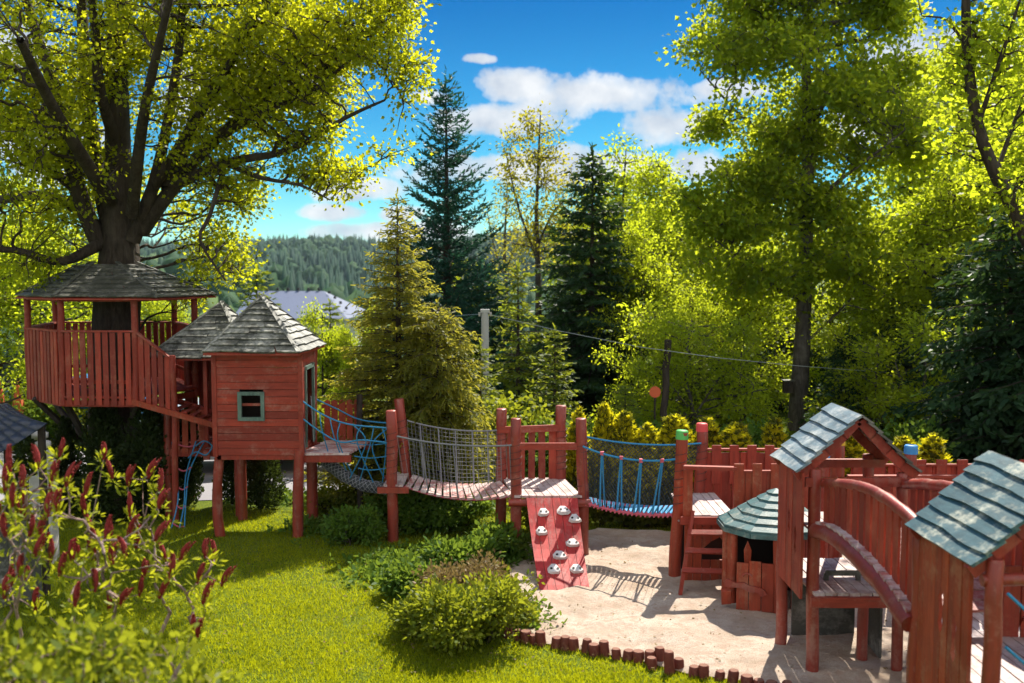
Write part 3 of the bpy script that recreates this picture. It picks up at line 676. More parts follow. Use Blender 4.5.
for px, top, Y, lab in ((905,300,25,'dark spruce between the right maple and the right edge'),(728,318,27,'dark spruce left of the bird box behind the maple'),(480,262,30,'dark spruce half hidden behind the utility pole'),(560,285,31,'shaded spruce just left of the dark spruce behind the platform'),(850,330,24,'low dark spruce right of the grey maple trunk'),(965,255,23,'dark spruce behind the teal gable roof'),(672,345,30,'shaded spruce behind the row of yellow thujas'),(818,345,30,'shaded spruce just right of the maple trunk foot'),(772,352,29,'shaded spruce just left of the maple trunk foot'),(625,340,31,'shaded spruce low down right of the dark spruce'),(940,330,27,'shaded spruce low down behind the teal roof'),(1075,215,18,'dark spruce cut by the right frame edge')):
    h = W(px,top,Y).z; s = h/W(1005,195,19).z; copy_tree(sp4, (g(px,Y),Y,0), rng.uniform(0,6), (s*1.05,s*1.05,s), lab, GB)
GB = 'light green young spruces'
for px, top, Y, lab, zb in ((626,385,18.5,'small light green spruce sapling above the blue bridge',0),(257,268,34,'small pale spruce tip rising behind the pointed hut roof',-.5),(330,303,46,'small spruce standing in front of the valley building',-3.0),(555,330,21,'light green spruce just above the platform fence',0),(700,330,24,'bushy light green spruce left of the maple trunk',0),(480,345,20.5,'low light green spruce around the pole foot',0)):
    h = W(px,top,Y).z-zb; s = h/W(515,268,23).z; copy_tree(sp3, (g(px,Y),Y,zb), rng.uniform(0,6), (s*1.15,s*1.15,s), lab, GB)
# ================================================================== background broadleaves
def proto(name, loc, label, H, rx, leaf, per=24, nt_=760, sigma=.20, size=.105, shape=OVAL, carve=.50, lo=.18, seed=1, bark='bark_dark', group=None, rt=.008, z0=.0):
    sc = [([(0,0,z0),(.03*H*rng.uniform(-1,1),0,H*.3),(.03*H*rng.uniform(-1,1),0,H*.6),(0,0,H*.92)], [H*.018,H*.014,H*.009,H*.003])]
    blobs = []
    for i in range(15):
        z = H*rng.uniform(lo+.08,.9); f = 1-abs(z/H-.5)*1.15; a = rng.uniform(0,2*PI); r = rx*rng.uniform(.15,.85)*f
        blobs.append((r*math.cos(a), r*math.sin(a), z, rx*.56*f+.25, rx*.56*f+.25, H*.085))
    return broadleaf(name, loc, label, 'tree', sc, blobs, nt_, per, sigma, size, shape, M[leaf], M[bark], hollow=.55, carve=carve, cs=.8, rt=rt, group=group, sides=5)
H1 = 9.0; GR = 'sunlit broadleaf trees in the background'
pa = proto('broadleaf_tree', (g(668,31),31,0), 'sunny yellow-green tree right of the dark spruce', W(668,150,31).z, 2.4, 'L_lime', group=GR)
pb = proto('broadleaf_tree', (g(945,27),27,0), 'yellow-green tree between the right maple and the leaning trunk', W(945,150,27).z, 2.6, 'L_lime', group=GR, carve=.44)
pc = proto('broadleaf_tree', (g(30,25),25,0), 'sunny yellow-green tree behind the tree house at the left edge', W(30,170,25).z, 2.3, 'L_lime', group=GR, per=24)
Ha = W(668,150,31).z
for px, top, Y, src, lab, zb, wd in (
    (715,205,29,pb,'yellow-green tree left of the grey maple trunk',0,1), (762,190,33,pa,'lit tree directly behind the grey maple trunk, left side',0,1), (838,200,31,pc,'lit tree directly behind the grey maple trunk, right side',0,1),
    (640,215,27,pc,'lower yellow-green tree beside the dark spruce',0,.8), (885,215,28,pa,'yellow-green tree above the low dark spruce on the right',0,1), (1000,120,25,pa,'yellow-green tree crossing the leaning dark trunk',0,1.1), (1050,60,27,pc,'tall yellow-green tree cut by the right frame edge',0,1.2),
    
    (85,250,30,pa,'yellow-green tree seen through the tree house posts',0,.9), (-30,200,22,pb,'yellow-green tree cut by the left frame edge',0,1), (150,280,31,pb,'yellow-green tree right of the tree house, beyond the road',0,.9),
    (322,300,27,pc,'young bright tree right of the hut roof',-1.5,.62), (350,322,25,pa,'young bright tree left of the golden spruce',-1.5,.6), (292,345,26,pb,'young bright tree just behind the hut wall',-1.5,.6), (372,300,33,pc,'young bright tree beyond the golden spruce',-1.5,.6), (205,330,28,pa,'bright tree between the two pointed roofs',-1,.6),
    (612,170,36,pb,'yellow-green tree rising behind the dark spruce tip',0,.9), (655,250,35,pc,'lit tree filling the gap right of the dark spruce',0,1), (735,255,36,pc,'lit tree in the gap left of the grey trunk',0,1), (690,285,25.5,pb,'lit tree above the overhead wire, left of the grey trunk',0,.9), (500,300,36,pc,'lit tree behind the utility pole top',0,.8), (870,300,27,pb,'lit tree right of the grey trunk at mid height',0,1), (960,230,31,pa,'far lit tree behind the leaning trunk',0,1.1), (965,20,34,pb,'tall far tree filling the sky left of the leaning trunk',0,.8), (1025,-30,33,pa,'tall far tree at the right edge reaching the frame top',0,.85), (925,130,36,pc,'far yellow-green tree just right of the maple crown',0,.9),
    (470,250,38,pb,'lit tree glimpsed behind the tall fir',0,.9), (410,305,32,pa,'bright low tree glimpsed left of the tall fir',-1,.7)):
    h = W(px,top,Y).z-zb; s0 = {pa: Ha, pb: W(945,150,27).z, pc: W(30,170,25).z}[src]; s = h/s0
    copy_tree(src, (g(px,Y),Y,zb), rng.uniform(0,6), (max(s,.5)*wd,max(s,.5)*wd,s), lab, GR)
H0 = 4.6
pd = broadleaf('broadleaf_tree', (g(690,22.5),22.5,0), 'low loose lit tree above the green-capped post', 'tree', [([(0,0,0),(.1,0,.9),(-.1,0,1.8),(.05,0,3.0)],[.06,.05,.035,.015]),([(.08,0,.7),(.6,.1,1.5),(1.0,.1,2.1)],[.035,.025,.012]),([(0,0,1.0),(-.6,-.2,1.7),(-1.1,-.2,2.2)],[.035,.025,.012])],
    [(rng.uniform(-1.4,1.4),rng.uniform(-1,1),rng.uniform(.6,3.3),rng.uniform(.35,.7),rng.uniform(.35,.7),rng.uniform(.2,.38)) for _ in range(24)], 340, 17, .18, .095, OVAL, M['L_lime'], M['bark_grey'], hollow=.8, carve=.42, cs=1.5, rt=.006, group=GR, sides=4)
for px, top, Y, lab, wd in ((742,335,22.5,'low loose lit tree left of the grey maple trunk foot',1.0),(880,325,23,'low loose lit tree right of the grey maple trunk foot',1.1),(925,300,22,'low loose lit tree in front of the dark spruces on the right',1.1),(640,345,22,'low loose lit tree just left of the orange marker',.8)):
    s = W(px,top,Y).z/3.5; copy_tree(pd, (g(px,Y),Y,0), rng.uniform(0,6), (s*wd,s*wd,s), lab, GR)
# sparse, budding trees
def sparse(px, top, Y, wpx, label, leaf, nt_, per, seed, size=.10, fork=True, sigma=.16):
    base = (g(px,Y),Y,0); H = W(px,top,Y).z; w = wpx*Y/F
    sc = [([(0,0,-.1),(.05,0,H*.35),(-.02,0,H*.6),(.1,0,H*.93)],[.13,.10,.06,.015])]
    if fork: sc += [([(.04,0,H*.45),(-w*.35,.2,H*.62),(-w*.6,.3,H*.8)],[.05,.035,.012]), ([(0,0,H*.5),(w*.35,-.2,H*.62),(w*.75,-.2,H*.66)],[.04,.03,.012])]
    blobs = [(0,0,H*.80,w*.75,w*.7,H*.18),(-w*.5,.2,H*.74,w*.45,w*.5,H*.12),(w*.4,-.1,H*.7,w*.55,w*.5,H*.13),(0,0,H*.55,w*.9,w*.8,H*.13)]
    return broadleaf('budding_tree', base, label, 'tree', sc, blobs, nt_, per, sigma, size, OVAL, M[leaf], M['bark_grey'], hollow=.7, rt=.0055, sides=4, wander=.10)
sparse(537,88,31,52,'thin-leaved budding tree against the white cloud','L_bud',420,9,3,.11)
sparse(622,128,34,45,'thin-leaved pale tree behind the tip of the dark spruce','L_lime',380,11,4,.12)
sparse(583,150,38,40,'bare budding tree just left of the dark spruce','L_bud',260,6,5)
sparse(505,170,40,30,'faint budding tree between the fir and the pole line','L_bud',200,6,6)
# leaning dark trunk tree at the right
def leaning():
    base = (W(1075,420,17.5).x,17.5,0)
    def p(px, py, Y=17.5): w = W(px, py, Y); return (w.x-base[0], w.y-base[1], w.z)
    sc = [([(0,0,-.1),p(1062,330),p(1020,222),p(996,175),p(978,125),p(968,60),p(966,-10),p(972,-90)],[.17,.15,.13,.11,.095,.085,.07,.05]),
          ([p(970,60),p(950,22),p(922,16)],[.03,.02,.012]), ([p(978,125),p(1000,60,17),p(1020,0,16.7)],[.05,.035,.02]), ([p(996,175),p(1015,120,18),p(1040,60,18.4)],[.05,.035,.02])]
    B = lambda px,py,Y,rx,ry,rz,w=1: (*p(px,py,Y), rx, ry, rz, w)
    blobs = [B(975,40,17.5,1.0,1.0,1.0), B(1010,80,17.5,.9,1.0,1.1), B(955,140,17.8,.6,.7,.6,.7), B(1015,190,17.5,.7,.8,.7), B(975,-60,17.5,1.4,1.4,.9)]
    broadleaf('leaning_tree', base, 'dark trunk leaning in from the right edge with sparse leaves', 'tree', sc, blobs, 360, 12, .17, .105, MAPLE, M['L_lime'], M['bark_dark'], hollow=.6, rt=.008, carve=.4, cs=1.2)
leaning()
# slim bare trunks in the wood
mb0 = None
for px, Y, top, w, lab in ((665,21,340,.075,'slim dark trunk just right of the orange marker'),(690,26,300,.06,'thin grey trunk above the green-capped post'),(920,24,330,.08,'thin trunk in the dark gap on the right')):
    t = thing('slim_tree', (g(px,Y),Y,0), lab, 'tree'); a = W(px,top,Y)
    mb = MB(); mb.post((a.x,Y,-.1),(a.x+.05,Y,a.z),w,8,.2,10,.05); mb.build('trunk', M['bark_dark'], t, smooth=True)
    T = np.array([(a.x,Y,a.z+.2)])+rng.normal(size=(60,3))*[.45,.45,.35]; foliage('crown', T, rnd_dir(60,.2), 34, .13, .05, OVAL, M['L_lime'], t)
# orange marker on the trunk
o = W(655,392,20.9); th = thing('round_marker', (o.x,20.9,0), 'orange-red round marker on a stick in the shade of the wood', 'marker')
mb = MB(); mb.tube([(o.x,20.9,0),(o.x,20.9,o.z-.05)], .02, 8); mb.build('stick', M['bark_dark'], th)
mb = MB(); mb.tube([(o.x,20.88,o.z),(o.x,20.92,o.z)], .12, 18); mb.build('disc', M['orangecloth'], th)
# ================================================================== thujas
def thuja(loc, label, h, r, group=None, yellow=True, n=5200, name='thuja_shrub', size=.07):
    t = thing(name, loc, label, 'shrub', group); L = np.array(loc)
    mb = MB(); mb.tube([L+np.array([0,0,-.05]), L+np.array([0,0,h*.5]), L+np.array([0,0,h*.9])], [.05,.035,.01], 7); mb.build('stem', M['bark_dark'], t)
    zz = rng.uniform(0,1,n)**.85; a = rng.uniform(0,2*PI,n); prof = np.sin(np.clip(zz*.93+.07,0,1)*PI)**.55*(1-.35*zz)
    lump = 1+.13*np.sin(a*3+zz*9+loc[0]*5)+.08*np.sin(a*7+zz*17)
    rr = r*prof*lump*rng.uniform(.62,1.03,n)*1.15
    ns_ = 6; ld = rng.integers(0,ns_,n); la = rng.uniform(0,2*PI,ns_); lr = rng.uniform(.2,.6,ns_)*r; lh = rng.uniform(.72,1.0,ns_); lh[0] = 1.0; lr[0] = .03
    f_ = rng.uniform(.62,.85,ns_)
    P = np.stack([rr*f_[ld]*np.cos(a)+lr[ld]*np.cos(la[ld])*(1-.5*zz), rr*f_[ld]*np.sin(a)+lr[ld]*np.sin(la[ld])*(1-.5*zz), zz*h*.97*lh[ld]+.03], 1)+L
    out = np.stack([np.cos(a), np.sin(a), np.zeros(n)], 1)
    X = out*.45+np.array([0,0,1.])+rng.normal(size=(n,3))*.3; Nn = out+rng.normal(size=(n,3))*.8
    outer = rr > r*prof*lump*1.15*.80
    mi = ((outer & (zz+rng.normal(size=n)*.13 > .42)) if yellow else np.zeros(n, bool)).astype(int)  # yellow upper tips: leaf pigment plus sunlight put into the colour
    leaf_mesh('foliage', P, X, Nn, size*rng.uniform(.7,1.5,n), [(0,0,0),(.22,.35,.04),(.34,.8,.02),(.1,.75,0),(0,1.15,0),(-.1,.8,0),(-.34,.75,.02),(-.22,.3,.04)], [M['T_dark' if yellow else 'T_black'],M['T_yellow']], t, mi=mi)
    return t
GT = 'yellow-tipped thujas in a row behind the play fort'
t1 = None
t0 = thuja((g(604,15.9),15.9,0), 'yellow-tipped thuja, first in the row behind the blue bridge', 1.95, .30, GT)
for i, (px, Y, h, r, lab) in enumerate(((578,16.2,1.85,.26,'narrow thuja in the gap right of the red platform post'),(628,15.8,1.78,.27,'yellow-tipped thuja behind the middle of the blue bridge, left one'),(650,15.8,1.72,.27,'yellow-tipped thuja behind the middle of the blue bridge, right one'),(673,15.9,1.85,.34,'wide yellow-tipped thuja behind the green-capped post'),(709,15.9,1.72,.30,'yellow-tipped thuja behind the red-capped post'),(740,15.9,1.62,.34,'yellow-tipped thuja above the fort wall, left of the maple trunk'),
    (776,16,1.70,.30,'yellow-tipped thuja just left of the maple trunk base'),(852,15.8,1.72,.34,'yellow-tipped thuja framed by the pale blue gable'),(876,16,1.58,.28,'yellow-tipped thuja seen under the gable rafters'),(905,15.9,1.45,.30,'small thuja behind the blue-capped post'),(935,16,1.5,.3,'small thuja left of the teal gable roof'))):
    if t1 is None: t1 = thuja((g(px,Y),Y,0), lab, h, r, GT, n=4600); t1r, t1h = r, h; continue
    src, sr, sh = (t0,.30,1.95) if i % 2 else (t1,t1r,t1h)
    o = copy_tree(src, (g(px,Y),Y,0), i*1.9, (r/sr*rng.uniform(1.25,1.5),r/sr*rng.uniform(1.1,1.35),h/sh*rng.uniform(.93,1.04)), lab, GT)
GD = 'dark clipped evergreens under the tree house'
d0 = thuja((g(102,16.6),16.6,0), 'round dark clipped evergreen under the tree house, left one', 1.98, .42, GD, False, 5200, 'clipped_shrub', .06)
for i, (px, Y, h, r, lab) in enumerate(((146,16.5,1.98,.42,'round dark clipped evergreen under the tree house, right one'),(183,17.2,1.7,.33,'dark evergreen behind the blue rope ladder'),(258,17.0,1.25,.40,'dark evergreen seen between the hut posts'),(228,17.3,1.2,.28,'thin dark evergreen behind the left hut post'),(60,16.9,1.6,.30,'dark evergreen beside the blue canvas roof'),(30,16.4,1.6,.5,'dark evergreen in the shade at the left edge'),(112,16.1,1.2,.55,'wide dark evergreen at the foot of the maple'))):
    copy_tree(d0, (g(px,Y),Y,0), i, (r/.42,r/.42,h/1.98), lab, GD)
# ================================================================== shrubs
def shrub(name, loc, label, r, h, leaf, n, size, shape=OVAL, group=None, stems=16, twig='bark_dark'):
    t = thing(name, loc, label, 'shrub', group); L = np.array(loc)
    T = blob_targets([(0,0,h*.45,r,r,h*.5),(r*.4,0,h*.6,r*.5,r*.6,h*.35),(-r*.5,.1,h*.5,r*.5,r*.6,h*.38)], stems*9, .45, .38, 2.2, loc[0])
    T[:,2] = np.maximum(T[:,2], .06); T = T+L
    sc = [([L+np.array([r*.25*math.cos(k*2.2),r*.25*math.sin(k*2.2),-.03]), L+np.array([r*.35*math.cos(k*2.2),r*.35*math.sin(k*2.2),h*.18])],[.014,.012]) for k in range(4)]
    S, r0, r1, td = skeleton(sc, T, .0028, .4, .15)
    tubes_np('branches', S, r0, r1, 4, M[twig], t); foliage('foliage', T, td, max(3, n//len(T)), r*.13, size, shape, M[leaf], t, .0, .6, .4)
    return t
p = G(470,650); shrub('garden_shrub', (p.x,p.y+.2,0), 'bright yellow-green shrub at the lawn edge by the log edging', .68, .72, 'L_shrub', 9000, .055)
p = G(520,636); shrub('garden_shrub', (p.x-.05,p.y+.25,0), 'small yellow-green shrub touching the first edging logs', .36, .62, 'L_shrub', 3500, .05)
p = G(472,612); shrub('garden_shrub', (p.x,p.y+.1,0), 'dry brownish shrub behind the bright yellow-green one', .62, .62, 'L_brown', 6500, .045)
p = G(410,640); shrub('garden_shrub', (p.x+.1,p.y+.15,0), 'low spreading yellow-green shrub at the left end of the bed', .38, .40, 'L_shrub', 3200, .045)
p = G(415,600); shrub('garden_shrub', (p.x,p.y+.1,0), 'low leafy green shrub in front of the left bridge post', .40, .42, 'L_under', 5000, .07)
p = G(460,575); shrub('garden_shrub', (p.x,p.y+.1,0), 'leafy green shrub below the middle of the plank bridge', .48, .45, 'L_under', 5500, .075)
p = G(500,566); shrub('garden_shrub', (p.x,p.y+.2,0), 'leafy green shrub at the foot of the platform post', .45, .5, 'L_under', 3500, .075)
p = G(352,548); shrub('garden_shrub', (p.x,p.y+.2,0), 'loose green bush under the grey net tube', .42, .55, 'L_under', 4200, .06)
p = G(330,520); shrub('garden_shrub', (p.x,p.y+.3,0), 'low scrubby plants right of the hut posts', .5, .5, 'L_shrub', 2600, .06)
p = G(550,540); shrub('garden_shrub', (p.x,p.y+.4,0), 'small yellow-leaved bush beneath the red platform', .5, .75, 'L_shrub', 3000, .07)
p = G(400,545); shrub('garden_shrub', (p.x,p.y+.9,0), 'dark undergrowth beneath the grey net tube and bridge start', .6, .70, 'L_under', 6000, .07)
p = G(450,545); shrub('garden_shrub', (p.x,p.y+1.0,0), 'dark undergrowth behind the plank bridge', .7, .75, 'L_under', 6000, .07)
for i, (px, Y, h, r, lf, lab) in enumerate(((640,18.5,1.3,.9,'L_under','leafy bush behind the blue bridge thujas'),(560,18.2,1.4,.9,'L_under','leafy bush behind the platform fence'),(740,18.6,1.3,1.0,'L_under','leafy bush behind the fort wall'),(900,18.4,1.35,1.1,'L_under','leafy bush behind the gable roofs'),(510,19,1.9,.9,'L_shrub','sunny bush right of the utility pole foot'),(345,20.5,1.6,.9,'L_shrub','sunny bush above the picket fence'),(60,24.5,1.6,1.3,'L_shrub','sunny bush beyond the road on the left'),(20,23.8,1.5,1.2,'L_under','green bush beyond the road at the left edge'),(225,23.5,1.3,1.2,'L_under','green bush beyond the road behind the hut'),(310,23,1.2,1.0,'L_shrub','sunny bush beyond the road right of the hut'))):
    shrub('woodland_bush', (g(px,Y),Y,0), lab, r, h, lf, 4200, .10)
# ---- foreground sumac
def sumac():
    base = (-3.4, 7.6, 0); t = thing('sumac_shrub', base, 'staghorn sumac with dark red cones and yellow-green leaf tufts', 'shrub')
    heads = [(10,455,7.2),(22,470,7),(38,452,7.3),(52,466,7.4),(66,470,7.2),(60,440,7.8),(48,500,7),(12,490,6.8),(5,475,7.1),(30,520,7),(104,443,8.1),(112,462,8),(130,500,7.8),(128,470,8.1),(148,462,8.2),(160,475,8.2),(95,535,7.4),(110,525,7.6),(128,522,7.7),(112,548,7.4),(92,522,7.6),(60,560,7),(95,575,7.1),(145,560,7.7),(165,545,7.9),(180,545,7.9),(205,542,8.0),(214,545,8.1),(222,570,7.9),(140,580,7.6),(160,582,7.6),(72,545,7.1),(35,540,6.9),(20,560,6.8),(75,590,6.8),(50,480,7.5),(85,480,7.7),(5,520,6.7),(120,590,7.2),(85,500,7.4)]
    for k_ in range(26):
        hx = rng.uniform(-10,215); heads.append((hx, rng.uniform(470,600)+max(0,(hx-110))*.25, rng.uniform(6.9,7.9)))
    T = np.array([W(px,py+14,Y-.2)[:] for px,py,Y in heads])
    sc = []
    for k in range(6):
        a = k*1.05; b = np.array(base)+np.array([.5*math.cos(a),.45*math.sin(a),-.05]); sc.append(([b, b+np.array([.12*math.cos(a),.1*math.sin(a),.7]), b+np.array([.3*math.cos(a)+.15,.2*math.sin(a),1.3])],[.024,.02,.015]))
    S, r0, r1, td = skeleton(sc, T, .0048, .45, .22, 1.0)
    r1 = np.maximum(r1, .005); r0 = np.maximum(r0, .0055)
    tubes_np('stems', S, r0, r1, 6, M['bark_twig'], t)
    P = []; X = []; Nn = []
    for i, (px,py,Y) in enumerate(heads):
        p = V(T[i]); nocone = i > 60; d = V(td[i])*.12+V((rng.uniform(-.22,.25),rng.uniform(-.15,.15),1)); d.normalize()
        l = rng.uniform(.12,.18); m2 = MB(); bend = V((rng.uniform(-.02,.05),0,0)); pts = [p-d*.02, p+d*l*.25, p+d*l*.55+bend*.3, p+d*l*.85+bend*.8, p+d*l+bend*1.1]
        m2.tube(pts, [.010,.016,.018,.013,.005], 10, .35)
        for _k in range(150):
            u_ = random.random(); a_ = random.uniform(0,2*PI); c_ = pts[0].lerp(pts[4],u_)+bend*(u_*u_); rr_ = .016*math.sin(PI*min(.97,u_*.8+.16)); e_ = V((math.cos(a_),math.sin(a_),0)); q_ = c_+e_*rr_; f_ = V((-e_.y,e_.x,0))*.007; m2.add([q_-f_,q_+f_,q_+e_*random.uniform(.006,.014)+d*.012],[(0,1,2)])
        m2.build('flower_cone', M['cone'], t, smooth=True)
        for _ in range(30):
            o = rnd_dir(1, .35)[0]; s = rng.uniform(.02,.06); q = np.array(p)-np.array(d)*rng.uniform(.0,.07)+o*s
            P.append(q); X.append(o+np.array([0,0,.25])); Nn.append(rnd_dir(1,.6)[0])
    for i in range(26):
        a = T[rng.integers(len(T))]; a = a+np.array([rng.normal()*.12,rng.normal()*.12,-rng.uniform(.08,.35)])
        for _ in range(12): o = rnd_dir(1,.3)[0]; P.append(a+o*.03); X.append(o); Nn.append(rnd_dir(1,.6)[0])
    n = len(P); leaf_mesh('leaves', P, X, Nn, rng.uniform(.04,.085,n), [(0,0,0),(.13,.3,.03),(.14,.6,.02),(0,1,-.1),(-.14,.6,.02),(-.13,.3,.03)], M['L_sumac'], t)
sumac()
# ---- foreground hedge, close to the camera
def front_hedge():
    base = (-2.2, 4.9, 0); t = thing('leafy_hedge', base, 'out-of-focus bright leafy hedge in the lower left corner', 'hedge')
    bl = []
    for px, py, Y, r in ((15,660,4.9,.32),(60,650,4.9,.28),(105,640,5.0,.24),(145,655,5.0,.25),(190,665,5.1,.22),(-30,640,4.8,.35),(20,620,5.2,.24),(70,615,5.2,.22),(120,622,5.2,.2),(170,635,5.2,.2),(40,690,4.6,.4),(130,700,4.7,.4),(215,660,5.3,.13)):
        w = W(px,py+22,Y); bl.append((w.x-base[0],w.y-base[1],w.z,r,r*.9,r*.75))
    for k in range(5): bl.append((-.3+.35*k-.5,0,1.2,.4,.35,.7,.35))
    T = blob_targets(bl, 620, .5, .38, 3.5, 2)+np.array(base)
    sc = [([np.array(base)+[dx,0,-.05],np.array(base)+[dx,0,1.2]],[.02,.014]) for dx in (-.9,-.4,.1,.5)]
    S, r0, r1, td = skeleton(sc, T, .003, .4, .15); tubes_np('branches', S, r0, r1, 5, M['bark_twig'], t)
    foliage('leaves', T, td, 9, .055, .055, OVAL, M['L_shrub'], t, -.2, .6, .4)
front_hedge()
# ================================================================== grass
def inside(P, poly):
    x, y = P[:,0], P[:,1]; c = np.zeros(len(P), bool); n = len(poly)
    for i in range(n):
        a, b = poly[i], poly[i-1]; k = ((a[1] > y) != (b[1] > y)) & (x < (b[0]-a[0])*(y-a[1])/((b[1]-a[1]) or 1e-9)+a[0]); c ^= k
    return c
def grass():
    n = 420000; Y = 9.2+rng.uniform(0,1,n)**1.25*(17.0-9.2); X = rng.uniform(-.52,.34,n)*Y; P = np.stack([X,Y,np.zeros(n)],1)
    sand = [(p.x,p.y) for p in outline]; P = P[~inside(P, sand) & (P[:,0] < 3.4)]
    patch = np.array([mnoise.noise(V((p[0]*.8,p[1]*.8,0)))+.5*mnoise.noise(V((p[0]*3,p[1]*3,4))) for p in P]); P = P[(patch+rng.uniform(-.6,.9,len(P))) > -.02]
    # far lawn strips
    m = 60000; P2 = np.stack([rng.uniform(-12,-1,m), rng.uniform(22.6,29,m), np.zeros(m)],1); m = 16000; P3 = np.stack([rng.uniform(-3.2,-1,m), rng.uniform(16.5,22.5,m), np.zeros(m)],1)
    P = np.concatenate([P,P2,P3]); P[:,2] = height(P[:,0],P[:,1])
    k = len(P); d = rng.normal(size=(k,3))*.45+np.array([0,0,1]); hgt = rng.uniform(.022,.06,k)*np.where(P[:,1] > 17, 1.5, 1)
    tall = rng.uniform(size=k) < .012; hgt[tall] *= 2.2
    o = leaf_mesh('grass', P, d, rng.normal(size=(k,3)), hgt, BLADE, M['G_blade'], width=rng.uniform(.006,.012,k)*np.where(P[:,1] > 17, 1.8, 1)); tag(o, 'short sunny lawn grass with a few longer tufts', kind='stuff')
grass()
def weeds():
    # flat broad leaves and stray tufts scattered in the bed and along the edges
    n = 1300; pts = []
    ctr = [(430,560,.6,.35),(470,590,.5,.3),(380,570,.35,.5),(330,530,.6,.4),(300,500,.8,.3),(520,620,.25,.3),(500,560,.4,.3)]
    for i in range(n):
        c = ctr[rng.integers(len(ctr))]; g0 = G(c[0],c[1]); pts.append((g0.x+rng.normal()*c[2]*.6, g0.y+rng.normal()*c[3]*.8, 0))
    P = np.repeat(np.array(pts),6,0); k = len(P); o = rnd_dir(k,.55); P = P+rng.normal(size=(k,3))*[.03,.03,0]; P[:,2] += rng.uniform(0,.12,k)
    tag(leaf_mesh('ground_cover', P, o, rnd_dir(k,.8), rng.uniform(.04,.10,k), OVAL, M['L_under']), 'broad-leaved weeds in the shrub bed', kind='stuff')
weeds()

def litter():
    n = 1500; Y = rng.uniform(9.8,15,n); P = np.stack([rng.uniform(-.45,.5,n)*Y, Y, np.full(n,.05)],1); ins = inside(P, [(p.x,p.y) for p in outline]); P[~ins,2] = .055
    keep = ins & (rng.uniform(size=n) < .55) | (~ins); P = P[keep]; k = len(P)
    tag(leaf_mesh('fallen_leaves', P, rnd_dir(k,0,.15), rnd_dir(k,2.0), rng.uniform(.015,.045,k), OVAL, M['L_brown']), 'scattered dry fallen leaves on lawn and sand', kind='stuff')
litter()
# ================================================================== play structures
def lerp(a, b, t): return V(a).lerp(V(b), t)
def courses(mb, A, B, C, D, n, th=.022, over=.30, m=7, wav=.012, gap=.0, split=False):
    """overlapping shingle courses on the slope A-B (eave) to D-C (ridge)"""
    A, B, C, D = map(V, (A, B, C, D)); nrm = (B-A).cross(D-A)
    if nrm.length < 1e-6: nrm = (B-A).cross(C-A)
    nrm.normalize()
    if nrm.z < 0: nrm = -nrm
    for i in range(n):
        t0 = i/n; t1 = min(1.0, (i+1+over)/n); a0, b0 = lerp(A,D,t0), lerp(B,C,t0); a1, b1 = lerp(A,D,t1), lerp(B,C,t1)
        L = (b0-a0).length; slope = (lerp(A,D,1)-A).normalized()
        cuts = [0.0]
        if split:
            while cuts[-1] < 1: cuts.append(min(1, cuts[-1]+random.uniform(.28,.62)/max(L,.2)))
            if len(cuts) > 2 and cuts[-1]-cuts[-2] < .12: cuts.pop(-2)
        else: cuts.append(1.0)
        for q in range(len(cuts)-1):
            ca, cb_ = cuts[q]+(.003 if q else 0), cuts[q+1]; ph = random.uniform(0,99); vs = []; off = random.uniform(-.012,.012) if split else 0; lift = random.uniform(0,.006) if split else 0
            mm = max(2, int(m*(cb_-ca)*min(1, L/1.0)+1))
            for j in range(mm+1):
                s = ca+(cb_-ca)*j/mm; lo = lerp(a0,b0,s); hi = lerp(a1,b1,s)
                wv = mnoise.noise(V((ph, s*L*2.5, 0)))*wav*1.6+off; lf = .004+lift+max(0, mnoise.noise(V((ph, s*L*3, 5))))*wav*1.2
                lo = lo - slope*wv + nrm*(th*1.1+lf)
                vs += [lo, lo-nrm*th, hi+nrm*.002, hi-nrm*(th*.8)]
            fs = []
            for j in range(mm):
                b = j*4; fs += [(b,b+4,b+6,b+2),(b+1,b+3,b+7,b+5),(b,b+1,b+5,b+4),(b+2,b+6,b+7,b+3)]
            fs += [(0,2,3,1),(mm*4,mm*4+1,mm*4+3,mm*4+2)]
            mb.add(vs, fs)
def pyramid_roof(t, corners, apex, n, m, name='roof', cut=.03, hips=True):
    k = len(corners); mb = MB(); corners = [V(c) for c in corners]; apex = V(apex)
    for i in range(k):
        a, b = corners[i], corners[(i+1)%k]; courses(mb, a, b, lerp(b,apex,1-cut), lerp(a,apex,1-cut), n, .032, .3, 7, .016, split=True)
    r = mb.build(name, m, t)
    if hips:
        for i in range(k):
            c = corners[i]; mb = MB(); d = (apex-c); mb.bar(c+d*.0+V((0,0,.028)), apex+V((0,0,.03)), .07, .018, jit=.006); mb.build('hip_board', m, r)
    mb = MB()
    for i in range(k):   # soffit boards close the roof from below
        a, b = corners[i], corners[(i+1)%k]; c = apex-V((0,0,.05)); mb.add([a-V((0,0,.03)), b-V((0,0,.03)), c-V((0,0,.03)), a-V((0,0,.005)), b-V((0,0,.005)), c], [(0,1,2),(3,5,4),(0,3,4,1)])
    mb.build('soffit', M['red'], t); return r
